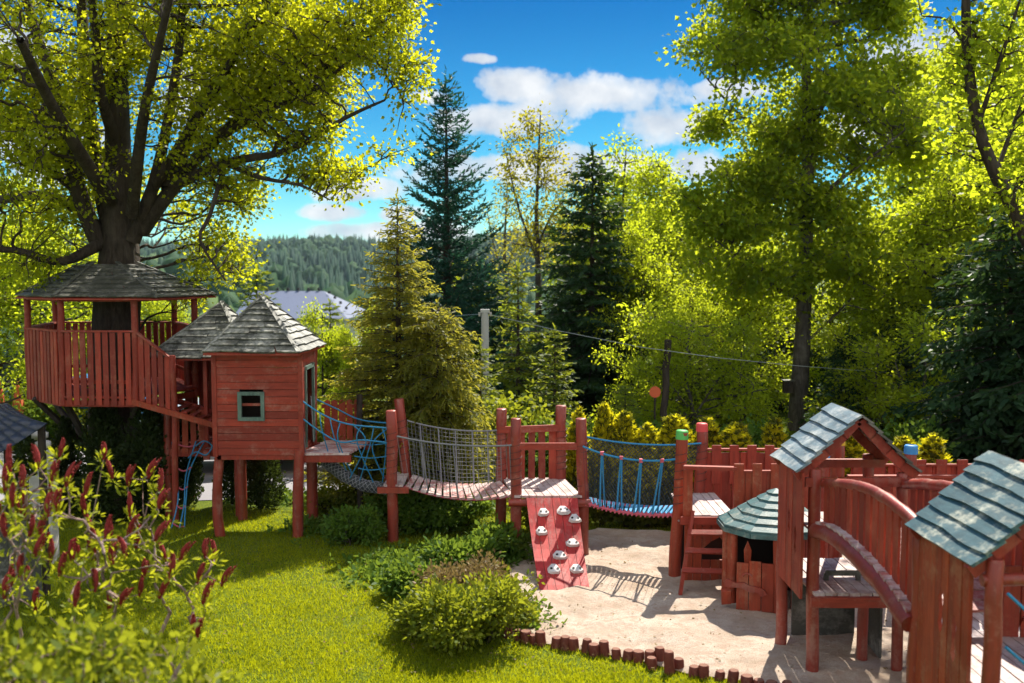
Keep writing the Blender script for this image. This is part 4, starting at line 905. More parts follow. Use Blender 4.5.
def pickets(mb, a, b, z0, z1, w=.085, gap=.02, th=.02, ztop=None, skew=.006, pointed=False, sag0=None):
    """vertical boards along ground line a-b; z0,z1 may be functions of t"""
    a, b = V(a), V(b); a.z = b.z = 0; L = (b-a).length; d = (b-a).normalized(); n = max(1, int(L/(w+gap)+.3)); stepx = L/n; side = V((-d.y, d.x, 0))
    for i in range(n):
        t = (i+.5)/n; p = a.lerp(b, t); lo = z0(t) if callable(z0) else z0; hi = z1(t) if callable(z1) else z1
        hi += random.uniform(-.008,.008); ww = (stepx-gap)*random.uniform(.93,1.05); off = side*random.uniform(-.003,.003)
        P = [p-d*ww/2+off, p+d*ww/2+off]; tl = random.uniform(-skew, skew)
        if pointed:
            poly = [P[0]+V((0,0,lo)), P[1]+V((0,0,lo)), P[1]+V((0,0,hi-.03))+d*tl, p+V((0,0,hi))+d*tl+off, P[0]+V((0,0,hi-.03))+d*tl]
        else: poly = [P[0]+V((0,0,lo)), P[1]+V((0,0,lo)), P[1]+V((0,0,hi))+d*tl, P[0]+V((0,0,hi))+d*tl]
        mb.prism([q-side*th/2 for q in poly], side*th)
    return mb
def planks_y(mb, x0, x1, y0, y1, z, n, th=.03, gap=.012, axis='y'):
    """deck boards laid side by side; axis = direction of the boards"""
    for i in range(n):
        if axis == 'y':
            w = (x1-x0)/n; x = x0+w*(i+.5); mb.box((x,(y0+y1)/2,z-th/2+random.uniform(-.003,.003)), (w-gap, y1-y0+random.uniform(-.01,.02), th), jit=.002)
        else:
            w = (y1-y0)/n; y = y0+w*(i+.5); mb.box(((x0+x1)/2,y,z-th/2+random.uniform(-.003,.003)), (x1-x0+random.uniform(-.01,.02), w-gap, th), jit=.002)
    return mb
def helix(mb, a, b, r, turns, rr=.006, n=4):
    a, b = V(a), V(b); d = (b-a).normalized(); x = d.orthogonal().normalized(); y = d.cross(x); k = int(turns*10)
    return mb.tube([a.lerp(b,i/k)+x*(r*math.cos(2*PI*turns*i/k))+y*(r*math.sin(2*PI*turns*i/k)) for i in range(k+1)], rr, n)
def simple_post(t, a, b, r=.07, m='log', wrap=None, cap=None, name='post'):
    mb = MB(); mb.post(a, b, r); p = mb.build(name, M[m], t, smooth=True); a, b = V(a), V(b)
    if wrap:
        mb = MB(); helix(mb, a.lerp(b, wrap[0]), a.lerp(b, wrap[1]), r*1.04, wrap[2], .006); mb.build('rope_binding', M['rope_wrap'], p)
    if cap:
        d = (b-a).normalized(); mb = MB(); mb.post(b-d*.09, b+d*.016, r*1.05, 12, .02, 4, 0); mb.build('painted_cap', M[cap], p, smooth=True)
    if not wrap: return p
    mb = MB(); mb.tube([a.lerp(b,.42)+V((0,-r*1.0,0)), a.lerp(b,.42)+V((0,-r-.012,0))], .013, 8); mb.build('bolt_head', M['metal'], p)
    return p
def rope(mb, pts, r=.008, n=5, k=10):
    P = [V(p) for p in pts]; out = []
    for i in range(len(P)-1):
        p0, p1, p2, p3 = P[max(i-1,0)], P[i], P[i+1], P[min(i+2,len(P)-1)]
        for j in range(k):
            t = j/k; out.append(.5*((2*p1)+(-p0+p2)*t+(2*p0-5*p1+4*p2-p3)*t*t+(-p0+3*p1-3*p2+p3)*t**3))
    out.append(P[-1]); return mb.tube(out, r, n)
def sagf(a, b, s):
    a, b = V(a), V(b); return lambda t: a.lerp(b, t)-V((0,0,4*s*t*(1-t)))
def net(mb, f, g, nu, nv, r=.0035, diamond=False):
    """net between upper curve f(t) and lower curve g(t)"""
    P = [[f(i/nu).lerp(g(i/nu), j/nv)+V((0,random.uniform(-.006,.006),random.uniform(-.004,.004))) for j in range(nv+1)] for i in range(nu+1)]
    if diamond:
        for i in range(nu):
            for j in range(nv): mb.tube([P[i][j],P[i+1][j+1]], r, 3, cap=False); mb.tube([P[i+1][j],P[i][j+1]], r, 3, cap=False)
    else:
        for j in range(nv+1): mb.tube([P[i][j] for i in range(nu+1)], r, 3, cap=False)
        for i in range(nu+1): mb.tube(P[i], r, 3, cap=False)
    return mb
# ------------------------------------------------------------------ tree house round the maple
def tree_house():
    Z0, Z1, ZR = 2.07, 3.10, 3.62
    C = [(-8.20,16.9),(-7.25,16.05),(-6.05,16.0),(-5.50,17.3),(-6.35,18.8),(-8.55,18.7)]
    t = thing('tree_house', (-7.1,17.6,0), 'open six-sided red tree house platform with shingle roof around the maple trunk', 'tree house')
    ct = V((-7.0,17.45,0)); k = 6; P = [V((x,y,0)) for x,y in C]
    for i in range(k): simple_post(t, P[i]+V((0,0,Z0-.16)), P[i]+V((0,0,ZR)), .055, 'red')
    def ring(s, z): return [ct+(p-ct)*s+V((0,0,z)) for p in P]
    # floor boards clipped around the trunk
    mb = MB(); o = ring(1.03, Z0-.03); inn = ring(.36, Z0-.03)
    for i in range(k):
        a, b, c, d = o[i], o[(i+1)%k], inn[(i+1)%k], inn[i]; m_ = 6
        for j in range(m_):
            q = [lerp(a,b,(j+.03)/m_), lerp(a,b,(j+.97)/m_), lerp(d,c,(j+.97)/m_), lerp(d,c,(j+.03)/m_)]; mb.prism(q, (0,0,.03))
    mb.build('floor', M['red'], t)
    for i in range(k):
        a, b = ring(1.0, Z0-.12)[i], ring(1.0, Z0-.12)[(i+1)%k]
        mb = MB(); mb.bar(a, b, .10, .05, side=(0,0,1)); mb.build('floor_beam', M['red'], t)
        if i == 2: continue
        mb = MB(); d = (b-a).normalized(); out = (a.lerp(b,.5)-ct); out.z = 0; out = out.normalized()*.045
        pickets(mb, a+d*.05+out, b-d*.05+out, Z0-.14, Z1, .088, .036, .02); pn = mb.build('railing', M['red'], t)
        mb = MB(); q = V((0,0,Z1-(Z0-.12)+.02)); mb.bar(a+q+out*.4, b+q+out*.4, .10, .03, side=out); mb.build('handrail', M['redh'], pn)
        mb = MB(); q = V((0,0,.35)); mb.bar(a+q, b+q, .06, .03, side=(0,0,1)); mb.build('rail_batten', M['red'], pn)
    for i in (0,1,2,3,4,5):
        a, b = ring(1.0, ZR+.02)[i], ring(1.0, ZR+.02)[(i+1)%k]; mb = MB(); mb.bar(a, b, .09, .05, side=(0,0,1)); mb.build('top_beam', M['red'], t)
    # roof: frustum around the trunk
    e = ring(1.13, ZR+.04); top = ring(.33, 4.20); mb = MB()
    e[2] += V((.35,-.05,.0)); e[3] += V((.20,0,0))
    for i in range(k): courses(mb, e[i], e[(i+1)%k], top[(i+1)%k], top[i], 8, .022, .3, 8, .014, split=True)
    r = mb.build('roof', M['shingle_dark'], t)
    for i in range(k):
        mb = MB(); mb.bar(e[i]+V((0,0,.03)), top[i]+V((0,0,.04)), .07, .02, jit=.006); mb.build('hip_board', M['shingle_dark'], r)
    mb = MB()
    for i in range(k): a, b, c, d = e[i], e[(i+1)%k], top[(i+1)%k], top[i]; mb.prism([a-V((0,0,.035)),b-V((0,0,.035)),c-V((0,0,.05)),d-V((0,0,.05))], (0,0,.02))
    mb.build('soffit', M['red'], t)
    # raking braces from the trunk foot to the platform edge
    for (px1,py1,Y1),(px2,py2,Y2) in (((34,398,16.6),(84,445,17.2)),((64,400,16.2),(92,450,17.1)),((140,400,16.2),(118,452,17.2)),((172,395,17.2),(135,448,17.4)),((50,397,18.3),(92,450,17.9))):
        mb = MB(); mb.bar(W(px1,py1,Y1), W(px2,py2,Y2), .09, .07, side=(0,1,0)); mb.build('brace', M['bark_dark'], t)
    # stepped railing down to the small tower
    t2 = thing('gangway', (-5.6,16.4,0), 'short sloping red gangway with pickets from the tree house to the small tower', 'gangway')
    a, b = V((-6.0,15.98,0)), V((-5.50,16.02,0)); zt = lambda u: 3.08-.42*u; zl = lambda u: 2.02-.26*u
    mb = MB(); pickets(mb, a, b, zl, zt, .085, .02); pn = mb.build('railing', M['red'], t2)
    mb = MB(); mb.bar(a+V((0,-.01,3.10)), b+V((0.02,-.01,2.68)), .09, .03, side=(0,1,0)); mb.build('handrail', M['redh'], pn)
    mb = MB(); mb.bar(a+V((-.1,-.03,1.99)), b+V((.85,-.03,1.56)), .09, .05, side=(0,0,1)); mb.build('stringer', M['orange'], t2)
    mb = MB(); mb.bar(V((-5.9,16.7,1.99)), V((-4.55,16.7,1.56)), .09, .05, side=(0,0,1)); mb.build('stringer', M['red'], t2)
    mb = MB()
    for i in range(9): q = lerp((-5.85,16.35,2.03),(-4.75,16.35,1.58),(i+.5)/9); mb.box(q, (.10,.66,.025))
    mb.build('tread_boards', M['red'], t2)
    simple_post(t2, (-5.46,16.02,-.05), (-5.46,16.02,2.72), .05, 'red')
tree_house()
# ------------------------------------------------------------------ small tower
def small_tower():
    t = thing('play_tower', (-5.15,17.0,0), 'small open-sided tower with mossy pointed roof left of the red hut', 'play tower')
    x0,x1,y0,y1 = -5.72,-4.55,16.45,17.6; ZF, ZE = 1.18, 2.66
    for x, y in ((x0,y0),(x1,y0),(x1,y1),(x0,y1)): simple_post(t, (x,y,-.1), (x,y,ZE), .065, 'log')
    mb = MB(); planks_y(mb, x0, x1, y0, y1, ZF, 9); mb.build('floor', M['red'], t)
    for a, b in (((x0,y0-.02,ZF-.1),(x1,y0-.02,ZF-.1)),((x0,y1,ZF-.1),(x1,y1,ZF-.1))): mb = MB(); mb.bar(a, b, .13, .05, side=(0,0,1)); mb.build('floor_beam', M['red'], t)
    mb = MB(); pickets(mb, (x0+.1,y0-.05,0), (x0+.66,y0-.05,0), ZF-.12, ZF+.62, .10, .045); mb.build('railing', M['orange'], t)
    mb = MB(); pickets(mb, (x0,y1+.05,0), (x1,y1+.05,0), ZF-.1, ZE-.02, .13, .012); mb.build('back_wall', M['red'], t)
    mb = MB()
    for i in range(11): z = ZF+.02+i*.132; mb.box((x1+.03,(y0+y1)/2,z+.06), (.022,y1-y0,.118), jit=.002)
    mb.build('side_wall', M['red'], t)
    mb = MB(); mb.bar((x0+.66,y0-.03,ZF), (x0+.66,y0-.03,ZE), .06, .05, side=(1,0,0)); mb.build('stud', M['red'], t)
    for a, b in (((x0-.1,y0,ZE),(x1+.1,y0,ZE)),((x0-.1,y1,ZE),(x1+.1,y1,ZE)),((x0,y0-.1,ZE+.05),(x0,y1+.1,ZE+.05)),((x1,y0-.1,ZE+.05),(x1,y1+.1,ZE+.05))): mb = MB(); mb.bar(a, b, .07, .06, side=(0,0,1)); mb.build('wall_plate', M['red'], t)
    c = V(((x0+x1)/2,(y0+y1)/2,0)); o = .24
    cs = [(x0-o,y0-o,ZE),(x1+o,y0-o,ZE),(x1+o,y1+o,ZE),(x0-o,y1+o,ZE)]
    pyramid_roof(t, cs, W(222,303,17.02), 8, M['shingle'])
    # rope ladder net hanging from the tower
    t2 = thing('rope_ladder', (-5.3,16.1,0), 'tangled blue and pink rope ladder hanging below the small tower', 'rope ladder')
    A = [W(172,442,16.35),W(176,470,16.2),W(178,500,15.95),W(170,533,15.6)]; B = [W(204,442,16.35),W(190,470,16.2),W(186,500,15.95),W(184,538,15.6)]
    for nm, pts in (('side_rope',A),('side_rope',B),('side_rope',[W(196,441,16.35),W(186,475,16.15),W(184,505,15.9),W(178,535,15.6)])): mb = MB(); rope(mb, pts, .011); mb.build(nm, M['rope_blue'], t2)
    for s, d in ((0.0,.05),(.30,.04),(.52,.03),(.72,.03),(.9,.02)):
        i = min(2, int(s*3)); u = s*3-i; a = A[i].lerp(A[i+1],u); b = B[i].lerp(B[i+1],u)
        mb = MB(); rope(mb, [a, a.lerp(b,.5)-V((0,0,d*1.6)), b], .014); mb.build('rung', M['rope_pink'], t2)
    mb = MB(); rope(mb, [W(196,446,16.3),W(204,441,16.25),W(212,446,16.3),W(206,455,16.25),W(196,452,16.3),W(188,458,16.2)], .012); mb.build('loose_end', M['rope_blue'], t2)
    mb = MB(); mb.box(W(207,455,16.3), (.10,.08,.14), jit=.01); mb.build('fixing_block', M['log'], t2)
small_tower()
# ------------------------------------------------------------------ red hut on legs
def red_hut():
    t = thing('hut_on_legs', (-3.9,15.7,0), 'closed red plank hut on stilts with small green framed window', 'play hut')
    x0,x1,y0,y1 = -4.52,-3.21,15.1,16.25; ZF, ZE = 1.36, 2.87
    for (a, b, r) in (((-4.46,15.2,-.1),(-4.50,15.2,ZF),.075),((-3.29,15.15,-.1),(-3.25,15.12,ZF),.08),((-3.27,16.2,-.1),(-3.25,16.2,ZE),.085),((-4.42,16.2,-.1),(-4.42,16.2,ZF),.075)):
        mb = MB(); n = 10; ph = random.uniform(0,9); A, B_ = V(a), V(b); bend = .07 if a[0] < -4.4 and a[1] < 15.5 else .015
        pts = [A.lerp(B_, i/n)+V((-bend*math.sin(PI*(.15+i/n*.95)),0,0)) for i in range(n+1)]; mb.tube(pts, [r*(1.08-.012*i) for i in range(n+1)], 12, .12); p = mb.build('stilt', M['log'], t, smooth=True)
    for a, b in (((x0-.02,y0+.03,ZF-.09),(x1+.02,y0+.03,ZF-.09)),((x0,y1,ZF-.09),(x1,y1,ZF-.09)),((x0+.05,y0,ZF-.10),(x0+.05,y1,ZF-.10)),((x1-.05,y0,ZF-.10),(x1-.05,y1,ZF-.10))): mb = MB(); mb.bar(a, b, .12, .06, side=(0,0,1)); mb.build('floor_beam', M['red'], t)
    mb = MB(); mb.bar((x0,16.22,ZF-.30),(-3.0,16.22,ZF-.30), .09, .06, side=(0,0,1)); mb.build('cross_rail', M['red'], t)
    mb = MB(); planks_y(mb, x0+.03, x1-.03, y0+.03, y1-.03, ZF, 9); mb.build('floor', M['red'], t)
    # front wall of horizontal boards with a window hole
    mb = MB(); nb = 14; hgt = (ZE-ZF+.06)/nb; wx0, wx1 = W(240,403,y0).x, W(263,403,y0).x; zz0 = ZF-.08; wz0 = zz0+hgt*5; wz1 = zz0+hgt*9-.06
    for i in range(nb):
        z = ZF-.08+hgt*(i+.5); dy = random.uniform(-.004,.004)
        segs = [(x0,x1)] if z < wz0 or z > wz1+.05 else [(x0,wx0-.01),(wx1+.01,x1)]
        for a, b in segs: mb.box(((a+b)/2,y0+dy,z), (b-a+random.uniform(-.006,.006),.026,hgt-.006), jit=.002)
    mb.build('front_wall', M['redh'], t)
    fw = thing_window(t, wx0, wx1, wz0, wz1, y0-.02)
    for y, sk in ((y1,1),): 
        mb = MB()
        for i in range(nb): z = ZF-.08+hgt*(i+.5); mb.box(((x0+x1)/2,y,z), (x1-x0,.026,hgt-.006), jit=.002)
        mb.build('back_wall', M['redh'], t)
    mb = MB()
    for i in range(nb): z = ZF-.08+hgt*(i+.5); mb.box((x0-.005,(y0+y1)/2,z), (.026,y1-y0-.06,hgt-.006), jit=.002)
    mb.build('side_wall', M['redy'], t)
    # right side: boards either side of a doorway
    mb = MB()
    for i in range(nb):
        z = ZF-.08+hgt*(i+.5)
        if z < ZE-.28: segs = [(y0+.02,y0+.24),(y1-.26,y1)]
        else: segs = [(y0+.02,y1)]
        for a, b in segs: mb.box((x1,(a+b)/2,z), (.026,b-a,hgt-.006), jit=.002)
    mb.build('side_wall', M['redy'], t)
    mb = MB()
    for y in (y0+.26,y1-.28): mb.box((x1+.02,y,ZF+.62), (.04,.05,1.25))
    mb.box((x1+.02,(y0+y1)/2,ZE-.28), (.04,.66,.06)); mb.build('door_frame', M['greenframe'], t)
    for x, y in ((x0,y0),(x1,y0)): mb = MB(); mb.bar((x,y-.004,ZF-.1),(x,y-.004,ZE), .07, .05, side=(1,0,0)); mb.build('corner_board', M['red'], t)
    cs = [W(203,353,14.85), V((-3.17,14.80,2.86)), V((-3.10,16.50,2.86)), V((-4.72,16.55,2.86))]; cs[0].z = 2.86
    pyramid_roof(t, cs, W(262,297,15.7), 9, M['shingle'])
def thing_window(t, a, b, z0, z1, y):
    mb = MB(); w = .055
    mb.box(((a+b)/2,y,z1), (b-a+w,.05,w), jit=.002); mb.box(((a+b)/2,y,z0), (b-a+w,.05,w), jit=.002); mb.box((a,y-.003,(z0+z1)/2), (w,.05,z1-z0-w*.9), jit=.002); mb.box((b,y-.003,(z0+z1)/2), (w,.05,z1-z0-w*.9), jit=.002)
    f = mb.build('window_frame', M['greenframe'], t)
    mb = MB(); mb.box(((a+b)/2+.01,y+.06,z0+(z1-z0)*.55), (b-a-.02,.02,.04)); mb.build('window_bar', M['log'], f)
    mb = MB(); mb.box(((a+b)/2,y+.42,(z0+z1)/2), (b-a+.6,.02,z1-z0+.5)); mb.build('interior_shade_panel', M['dark'], f)  # dark sheet standing in for the shaded hut interior
    return f
red_hut()
def hut_deck():
    t = thing('play_deck', (-2.9,15.8,0), 'small worn deck with red picket fence right of the red hut', 'deck')
    mb = MB(); x0,x1,y0,y1 = -3.17,-2.42,15.15,16.35
    for i in range(10): w = (y1-y0)/10; mb.box(((x0+x1)/2+.02*i-.08,y0+w*(i+.5),1.285), (x1-x0,w-.014,.035), jit=.004)
    mb.build('deck_boards', M['bridge_plank'], t)
    for y in (y0+.05,y1-.05): mb = MB(); mb.bar((x0-.05,y,1.21),(x1+(.1 if y > 16 else -.05),y,1.21), .11, .06, side=(0,0,1)); mb.build('deck_beam', M['red'], t)
    mb = MB(); pickets(mb, (-3.12,16.42,0), (-2.50,16.42,0), 1.2, 1.97, .095, .018, pointed=True); pn = mb.build('picket_fence', M['orange'], t)
    mb = MB(); mb.bar((-3.15,16.45,1.85),(-2.46,16.45,1.85), .06, .03, side=(0,0,1)); mb.build('fence_rail', M['red'], pn)
    simple_post(t, (-2.50,16.3,-.05), (-2.50,16.3,2.05), .05, 'bark_dark')
    simple_post(t, (-3.20,15.22,1.2), (-3.20,15.22,1.32), .03, 'red')
hut_deck()
# ------------------------------------------------------------------ net tube bridge with blue ropes
def tube_bridge():
    t = thing('net_tube_bridge', (-2.3,15.3,0), 'sagging grey net tube with blue rope handrails between hut deck and first posts', 'rope bridge')
    P = [W(324,460,15.6), W(343,475,15.5), W(365,486,15.4), W(392,489,15.3)]; mb = MB(); out = []
    for i in range(3):
        for j in range(6): out.append(lerp(P[i],P[i+1],j/6))
    out.append(P[-1]); mb.tube(out, .085, 12, .15); tb = mb.build('rolled_net', M['net_grey'], t, smooth=True)
    mb = MB()
    for s in range(6):
        a0 = s*PI/3; k = 60
        for sg in (1,-1):
            pts = []
            for i in range(k+1):
                u = i/k*(len(out)-1); j = min(int(u), len(out)-2); c = out[j].lerp(out[j+1],u-j); d = (out[j+1]-out[j]).normalized(); x = d.orthogonal().normalized(); y = d.cross(x); a = a0+sg*i/k*2*PI*3
                pts.append(c+x*(.092*math.cos(a))+y*(.092*math.sin(a)))
            mb.tube(pts, .006, 3, cap=False)
    mb.build('net_cords', M['rope_grey'], tb)
    hr = []
    for pts in ([W(298,398,15.1),W(322,414,15.1),W(348,424,15.1),W(388,428,14.9)], [W(298,415,15.1),W(318,430,15.1),W(340,442,15.1),W(362,440,15.1),W(390,443,14.9)], [W(305,394,16.2),W(335,408,16.2),W(362,420,16.1),W(402,424,15.8)]):
        mb = MB(); rope(mb, pts, .013); hr.append(mb.build('handrail_rope', M['rope_blue'], t))
    mb = MB()
    for (a, b, c) in (((320,414),(322,430),(330,458)),((330,418),(334,436),(346,470)),((340,423),(338,440),(352,474)),((352,424),(366,442),(350,478)),((362,425),(357,442),(374,484)),((374,426),(370,445),(360,480)),((382,427),(386,445),(382,486)),((388,428),(372,446),(384,478))):
        rope(mb, [W(*a,15.1),W(*b,15.1),W(*c,15.35)], .010, 4, 5)
    for z, s in ((443,0),(456,4),(468,8)): rope(mb, [W(350+s,z,15.15),W(370,z+2,15.15),W(389,z,15.0)], .009, 4, 5)
    mb.build('net_ropes', M['rope_blue'], t)
    mb = MB(); 
    for q in ((300,398,306,455),(311,396,314,442)): rope(mb, [W(q[0],q[1],15.15),W(q[2],q[3],15.2)], .007,4,4)
    mb.build('tie_rope', M['rope_grey'], t)
tube_bridge()
# ------------------------------------------------------------------ plank bridge
A1, A2, B1, B2 = V((-1.80,14.9,0)), V((-1.68,15.77,0)), V((.056,14.1,0)), V((-.165,15.2,0))
C1, C2 = V((.987,14.1,0)), V((.76,15.2,0))
def first_posts():
    t = thing('post_pair', (-1.75,15.3,0), 'two tall red posts with cross beams at the left end of the plank bridge', 'posts')
    simple_post(t, A1+V((0,0,-.1)), V((-1.815,14.9,1.985)), .082, 'log', (.52,.86,7))
    simple_post(t, V((-1.62,15.77,-.1)), V((-1.79,15.77,2.05)), .082, 'log', (.52,.86,7))
    for y in (14.83,15.70):
        mb = MB(); mb.bar((-2.02,y,.80),(-1.55,y,.80), .085, .07, side=(0,0,1)); mb.build('cross_beam', M['log'], t)
    mb = MB()
    for i in range(4): mb.box((-1.90+.075*i, 15.33, .865), (.068,.98,.03), jit=.003)
    mb.build('landing_boards', M['deck'], t)
first_posts()
def plank_bridge():
    t = thing('plank_bridge', (-.85,15,0), 'sagging bridge of worn pink planks with grey net sides', 'rope bridge')
    f = sagf((-1.62,14.92,.86),(.03,14.22,.88),.12); g_ = sagf((-1.58,15.60,.86),(-.16,15.0,.88),.09); n = 14
    for i in range(n):
        u = (i+.5)/n; a, b = f(u), g_(u); d = (b-a).normalized(); mb = MB(); mb.bar(a-d*.05, b+d*.05, .084, .032, side=f(min(1,u+.02))-f(u-.02), jit=.004); mb.build('plank', M['bridge_plank'], t)
    for fn in (f, g_):
        mb = MB(); rope(mb, [fn(k/8)-V((0,0,.025)) for k in range(9)], .016); mb.build('carrying_rope', M['rope_pink'], t)
    up_f = sagf((-1.72,14.82,1.62),(.0,14.05,1.62),.06); up_g = sagf((-1.66,15.72,1.72),(-.17,15.15,1.66),.07)
    for fn, m in ((up_f,'rope_grey'),(up_g,'rope_grey')): mb = MB(); rope(mb, [fn(k/8) for k in range(9)], .014); mb.build('handrail_rope', M[m], t)
    mb = MB(); net(mb, up_g, g_, 24, 14, .003); mb.build('side_net', M['rope_grey'], t)
    mb = MB(); net(mb, lambda u: up_f(u), lambda u: f(u), 20, 1, .0032); mb.build('side_net', M['rope_grey'], t)
    for u in (.14,.34,.52,.70,.86):
        mb = MB(); rope(mb, [up_g(u),g_(u)], .011, 5, 3); mb.build('hanger_rope', M['rope_grey'], t)
    for u in (.22,.50,.98):
        mb = MB(); rope(mb, [up_f(u),f(u)], .010, 5, 3); mb.build('hanger_rope', M['rope_grey'], t)
plank_bridge()
# ------------------------------------------------------------------ platform with climbing ramp
def platform():
    t = thing('climbing_platform', (.4,14.65,0), 'four-post red platform with pale deck and picket back between the two bridges', 'platform')
    simple_post(t, B1+V((0,0,-.1)), V((.056,14.1,1.985)), .078, 'log', (.52,.84,7))
    simple_post(t, B2+V((0,0,-.1)), V((-.165,15.2,1.97)), .082, 'log', (.52,.84,7))
    simple_post(t, V((1.03,14.1,-.1)), V((.98,14.1,1.985)), .080, 'log', (.52,.84,7))
    simple_post(t, C2+V((0,0,-.1)), V((.755,15.2,2.02)), .082, 'log', (.52,.84,7))
    mb = MB(); n = 9
    for i in range(n):
        u0, u1 = (i+.05)/n, (i+.95)/n
        a, b = lerp((.03,14.02,.87),(1.0,14.02,.87),u0), lerp((.03,14.02,.87),(1.0,14.02,.87),u1); c, d = lerp((-.15,15.25,.87),(.80,15.25,.87),u1), lerp((-.15,15.25,.87),(.80,15.25,.87),u0)
        mb.prism([a,b,c,d], (0,0,.032))
    mb.build('deck_boards', M['deck'], t)
    for a, b in (((-.05,14.01,.80),(1.12,14.01,.80)),((-.25,15.28,.80),(.85,15.28,.80))): mb = MB(); mb.tube([a,lerp(a,b,.5),b], .055, 10, .15); mb.build('cross_beam', M['log'], t, smooth=True)
    for a, b in (((.05,14.06,1.60),(1.0,14.06,1.60)),((-.2,15.14,1.66),(.80,15.14,1.70))): mb = MB(); mb.bar(a, b, .10, .04, side=(0,0,1), jit=.003); mb.build('top_rail', M['redh'], t)
    mb = MB(); pickets(mb, (-.10,15.19,0), (.70,15.19,0), .84, 1.64, .11, .05, .022); mb.build('picket_back', M['red'], t)
platform()
def ramp_():
    t = thing('climbing_ramp', (.6,13,0), 'steep crimson board ramp with grey climbing holds leading up to the platform', 'climbing ramp')
    tl, tr = V((.20,13.97,.88)), V((.93,13.97,.88)); bl, br = V((.36,12.42,-.01)), V((1.00,12.42,-.01)); n = 6; mb = MB(); nr = (tr-tl).cross(bl-tl).normalized(); nr = nr if nr.z > 0 else -nr
    # curved a little at the foot
    def pt(u, s):
        p = lerp(lerp(tl,tr,u), lerp(bl,br,u), s); return p+nr*(-.10*math.sin(PI*min(1,s*1.05)))
    for i in range(n):
        u0, u1 = (i+.025)/n, (i+1-.025)/n; k = 10; vs = []; dz = random.uniform(-.003,.003)
        for j in range(k+1):
            s = j/k; vs += [pt(u0,s)+nr*dz, pt(u1,s)+nr*dz, pt(u1,s)-nr*.028, pt(u0,s)-nr*.028]
        fs = [(0,1,2,3),(4*k,4*k+3,4*k+2,4*k+1)]
        for j in range(k):
            b = 4*j
            for q in range(4): fs.append((b+q, b+4+q, b+4+(q+1)%4, b+(q+1)%4))
        mb.add(vs, fs)
    mb.build('ramp_boards', M['crim'], t, smooth=False)
    for s in (.12,.5,.85): mb = MB(); mb.bar(pt(.02,s)-nr*.05, pt(.98,s)-nr*.05, .07, .03, side=(tl-bl)); mb.build('batten', M['red'], t)
    # sand drifted on the foot
    holds = [(.30,.16),(.72,.14),(.92,.23),(.27,.36),(.80,.45),(.78,.42),(.55,.60),(.36,.76),(.78,.78),(.62,.50)]
    dn = (bl-tl).normalized(); sx_ = V((1,0,0))
    for k, (u, s) in enumerate(((.30,.14),(.70,.12),(.90,.20),(.22,.32),(.80,.44),(.84,.40),(.52,.57),(.36,.72),(.80,.72))):
        if k == 5: continue
        c = pt(u,s); w, h, dp = .180*random.uniform(.88,1.1), .180*random.uniform(.9,1.1), .05; mb = MB()
        jt = [random.uniform(-.07,.07) for _ in range(16)]; prof = [(-.5,.28,.25),(-.46,-.05,.3),(-.20,-.52,.3),(.20,-.52,.3),(.46,-.05,.3),(.5,.28,.25),(.3,.48,.2),(-.3,.48,.2)]
        lo = [c+sx_*(x*w)+dn*(y*h)+nr*.002 for (x,y,z) in [(x+jt[i_],y+jt[i_+8],z) for i_,(x,y,z) in enumerate(prof)]]; hi = [c+sx_*(x*w*.80)+dn*(y*h*.8+.012)+nr*(dp*(1 if y > 0 else .6)) for x,y,z in prof]; top = c+dn*.022+nr*(dp*1.05)
        mb.add(lo+hi+[top], [tuple(range(7,-1,-1))]+[(i,(i+1)%8,8+(i+1)%8,8+i) for i in range(8)]+[(8+i,8+(i+1)%8,16) for i in range(8)])
        h_ = mb.build('climbing_hold', M['hold'], t, smooth=True)
        for sg in (-1,1):
            q = c+sx_*(sg*w*.24)+dn*(h*.16)+nr*(dp*.90); m2 = MB(); m2.tube([q,q+nr*.012], .017, 10); m2.build('bolt_hole', M['hole'], h_)
ramp_()
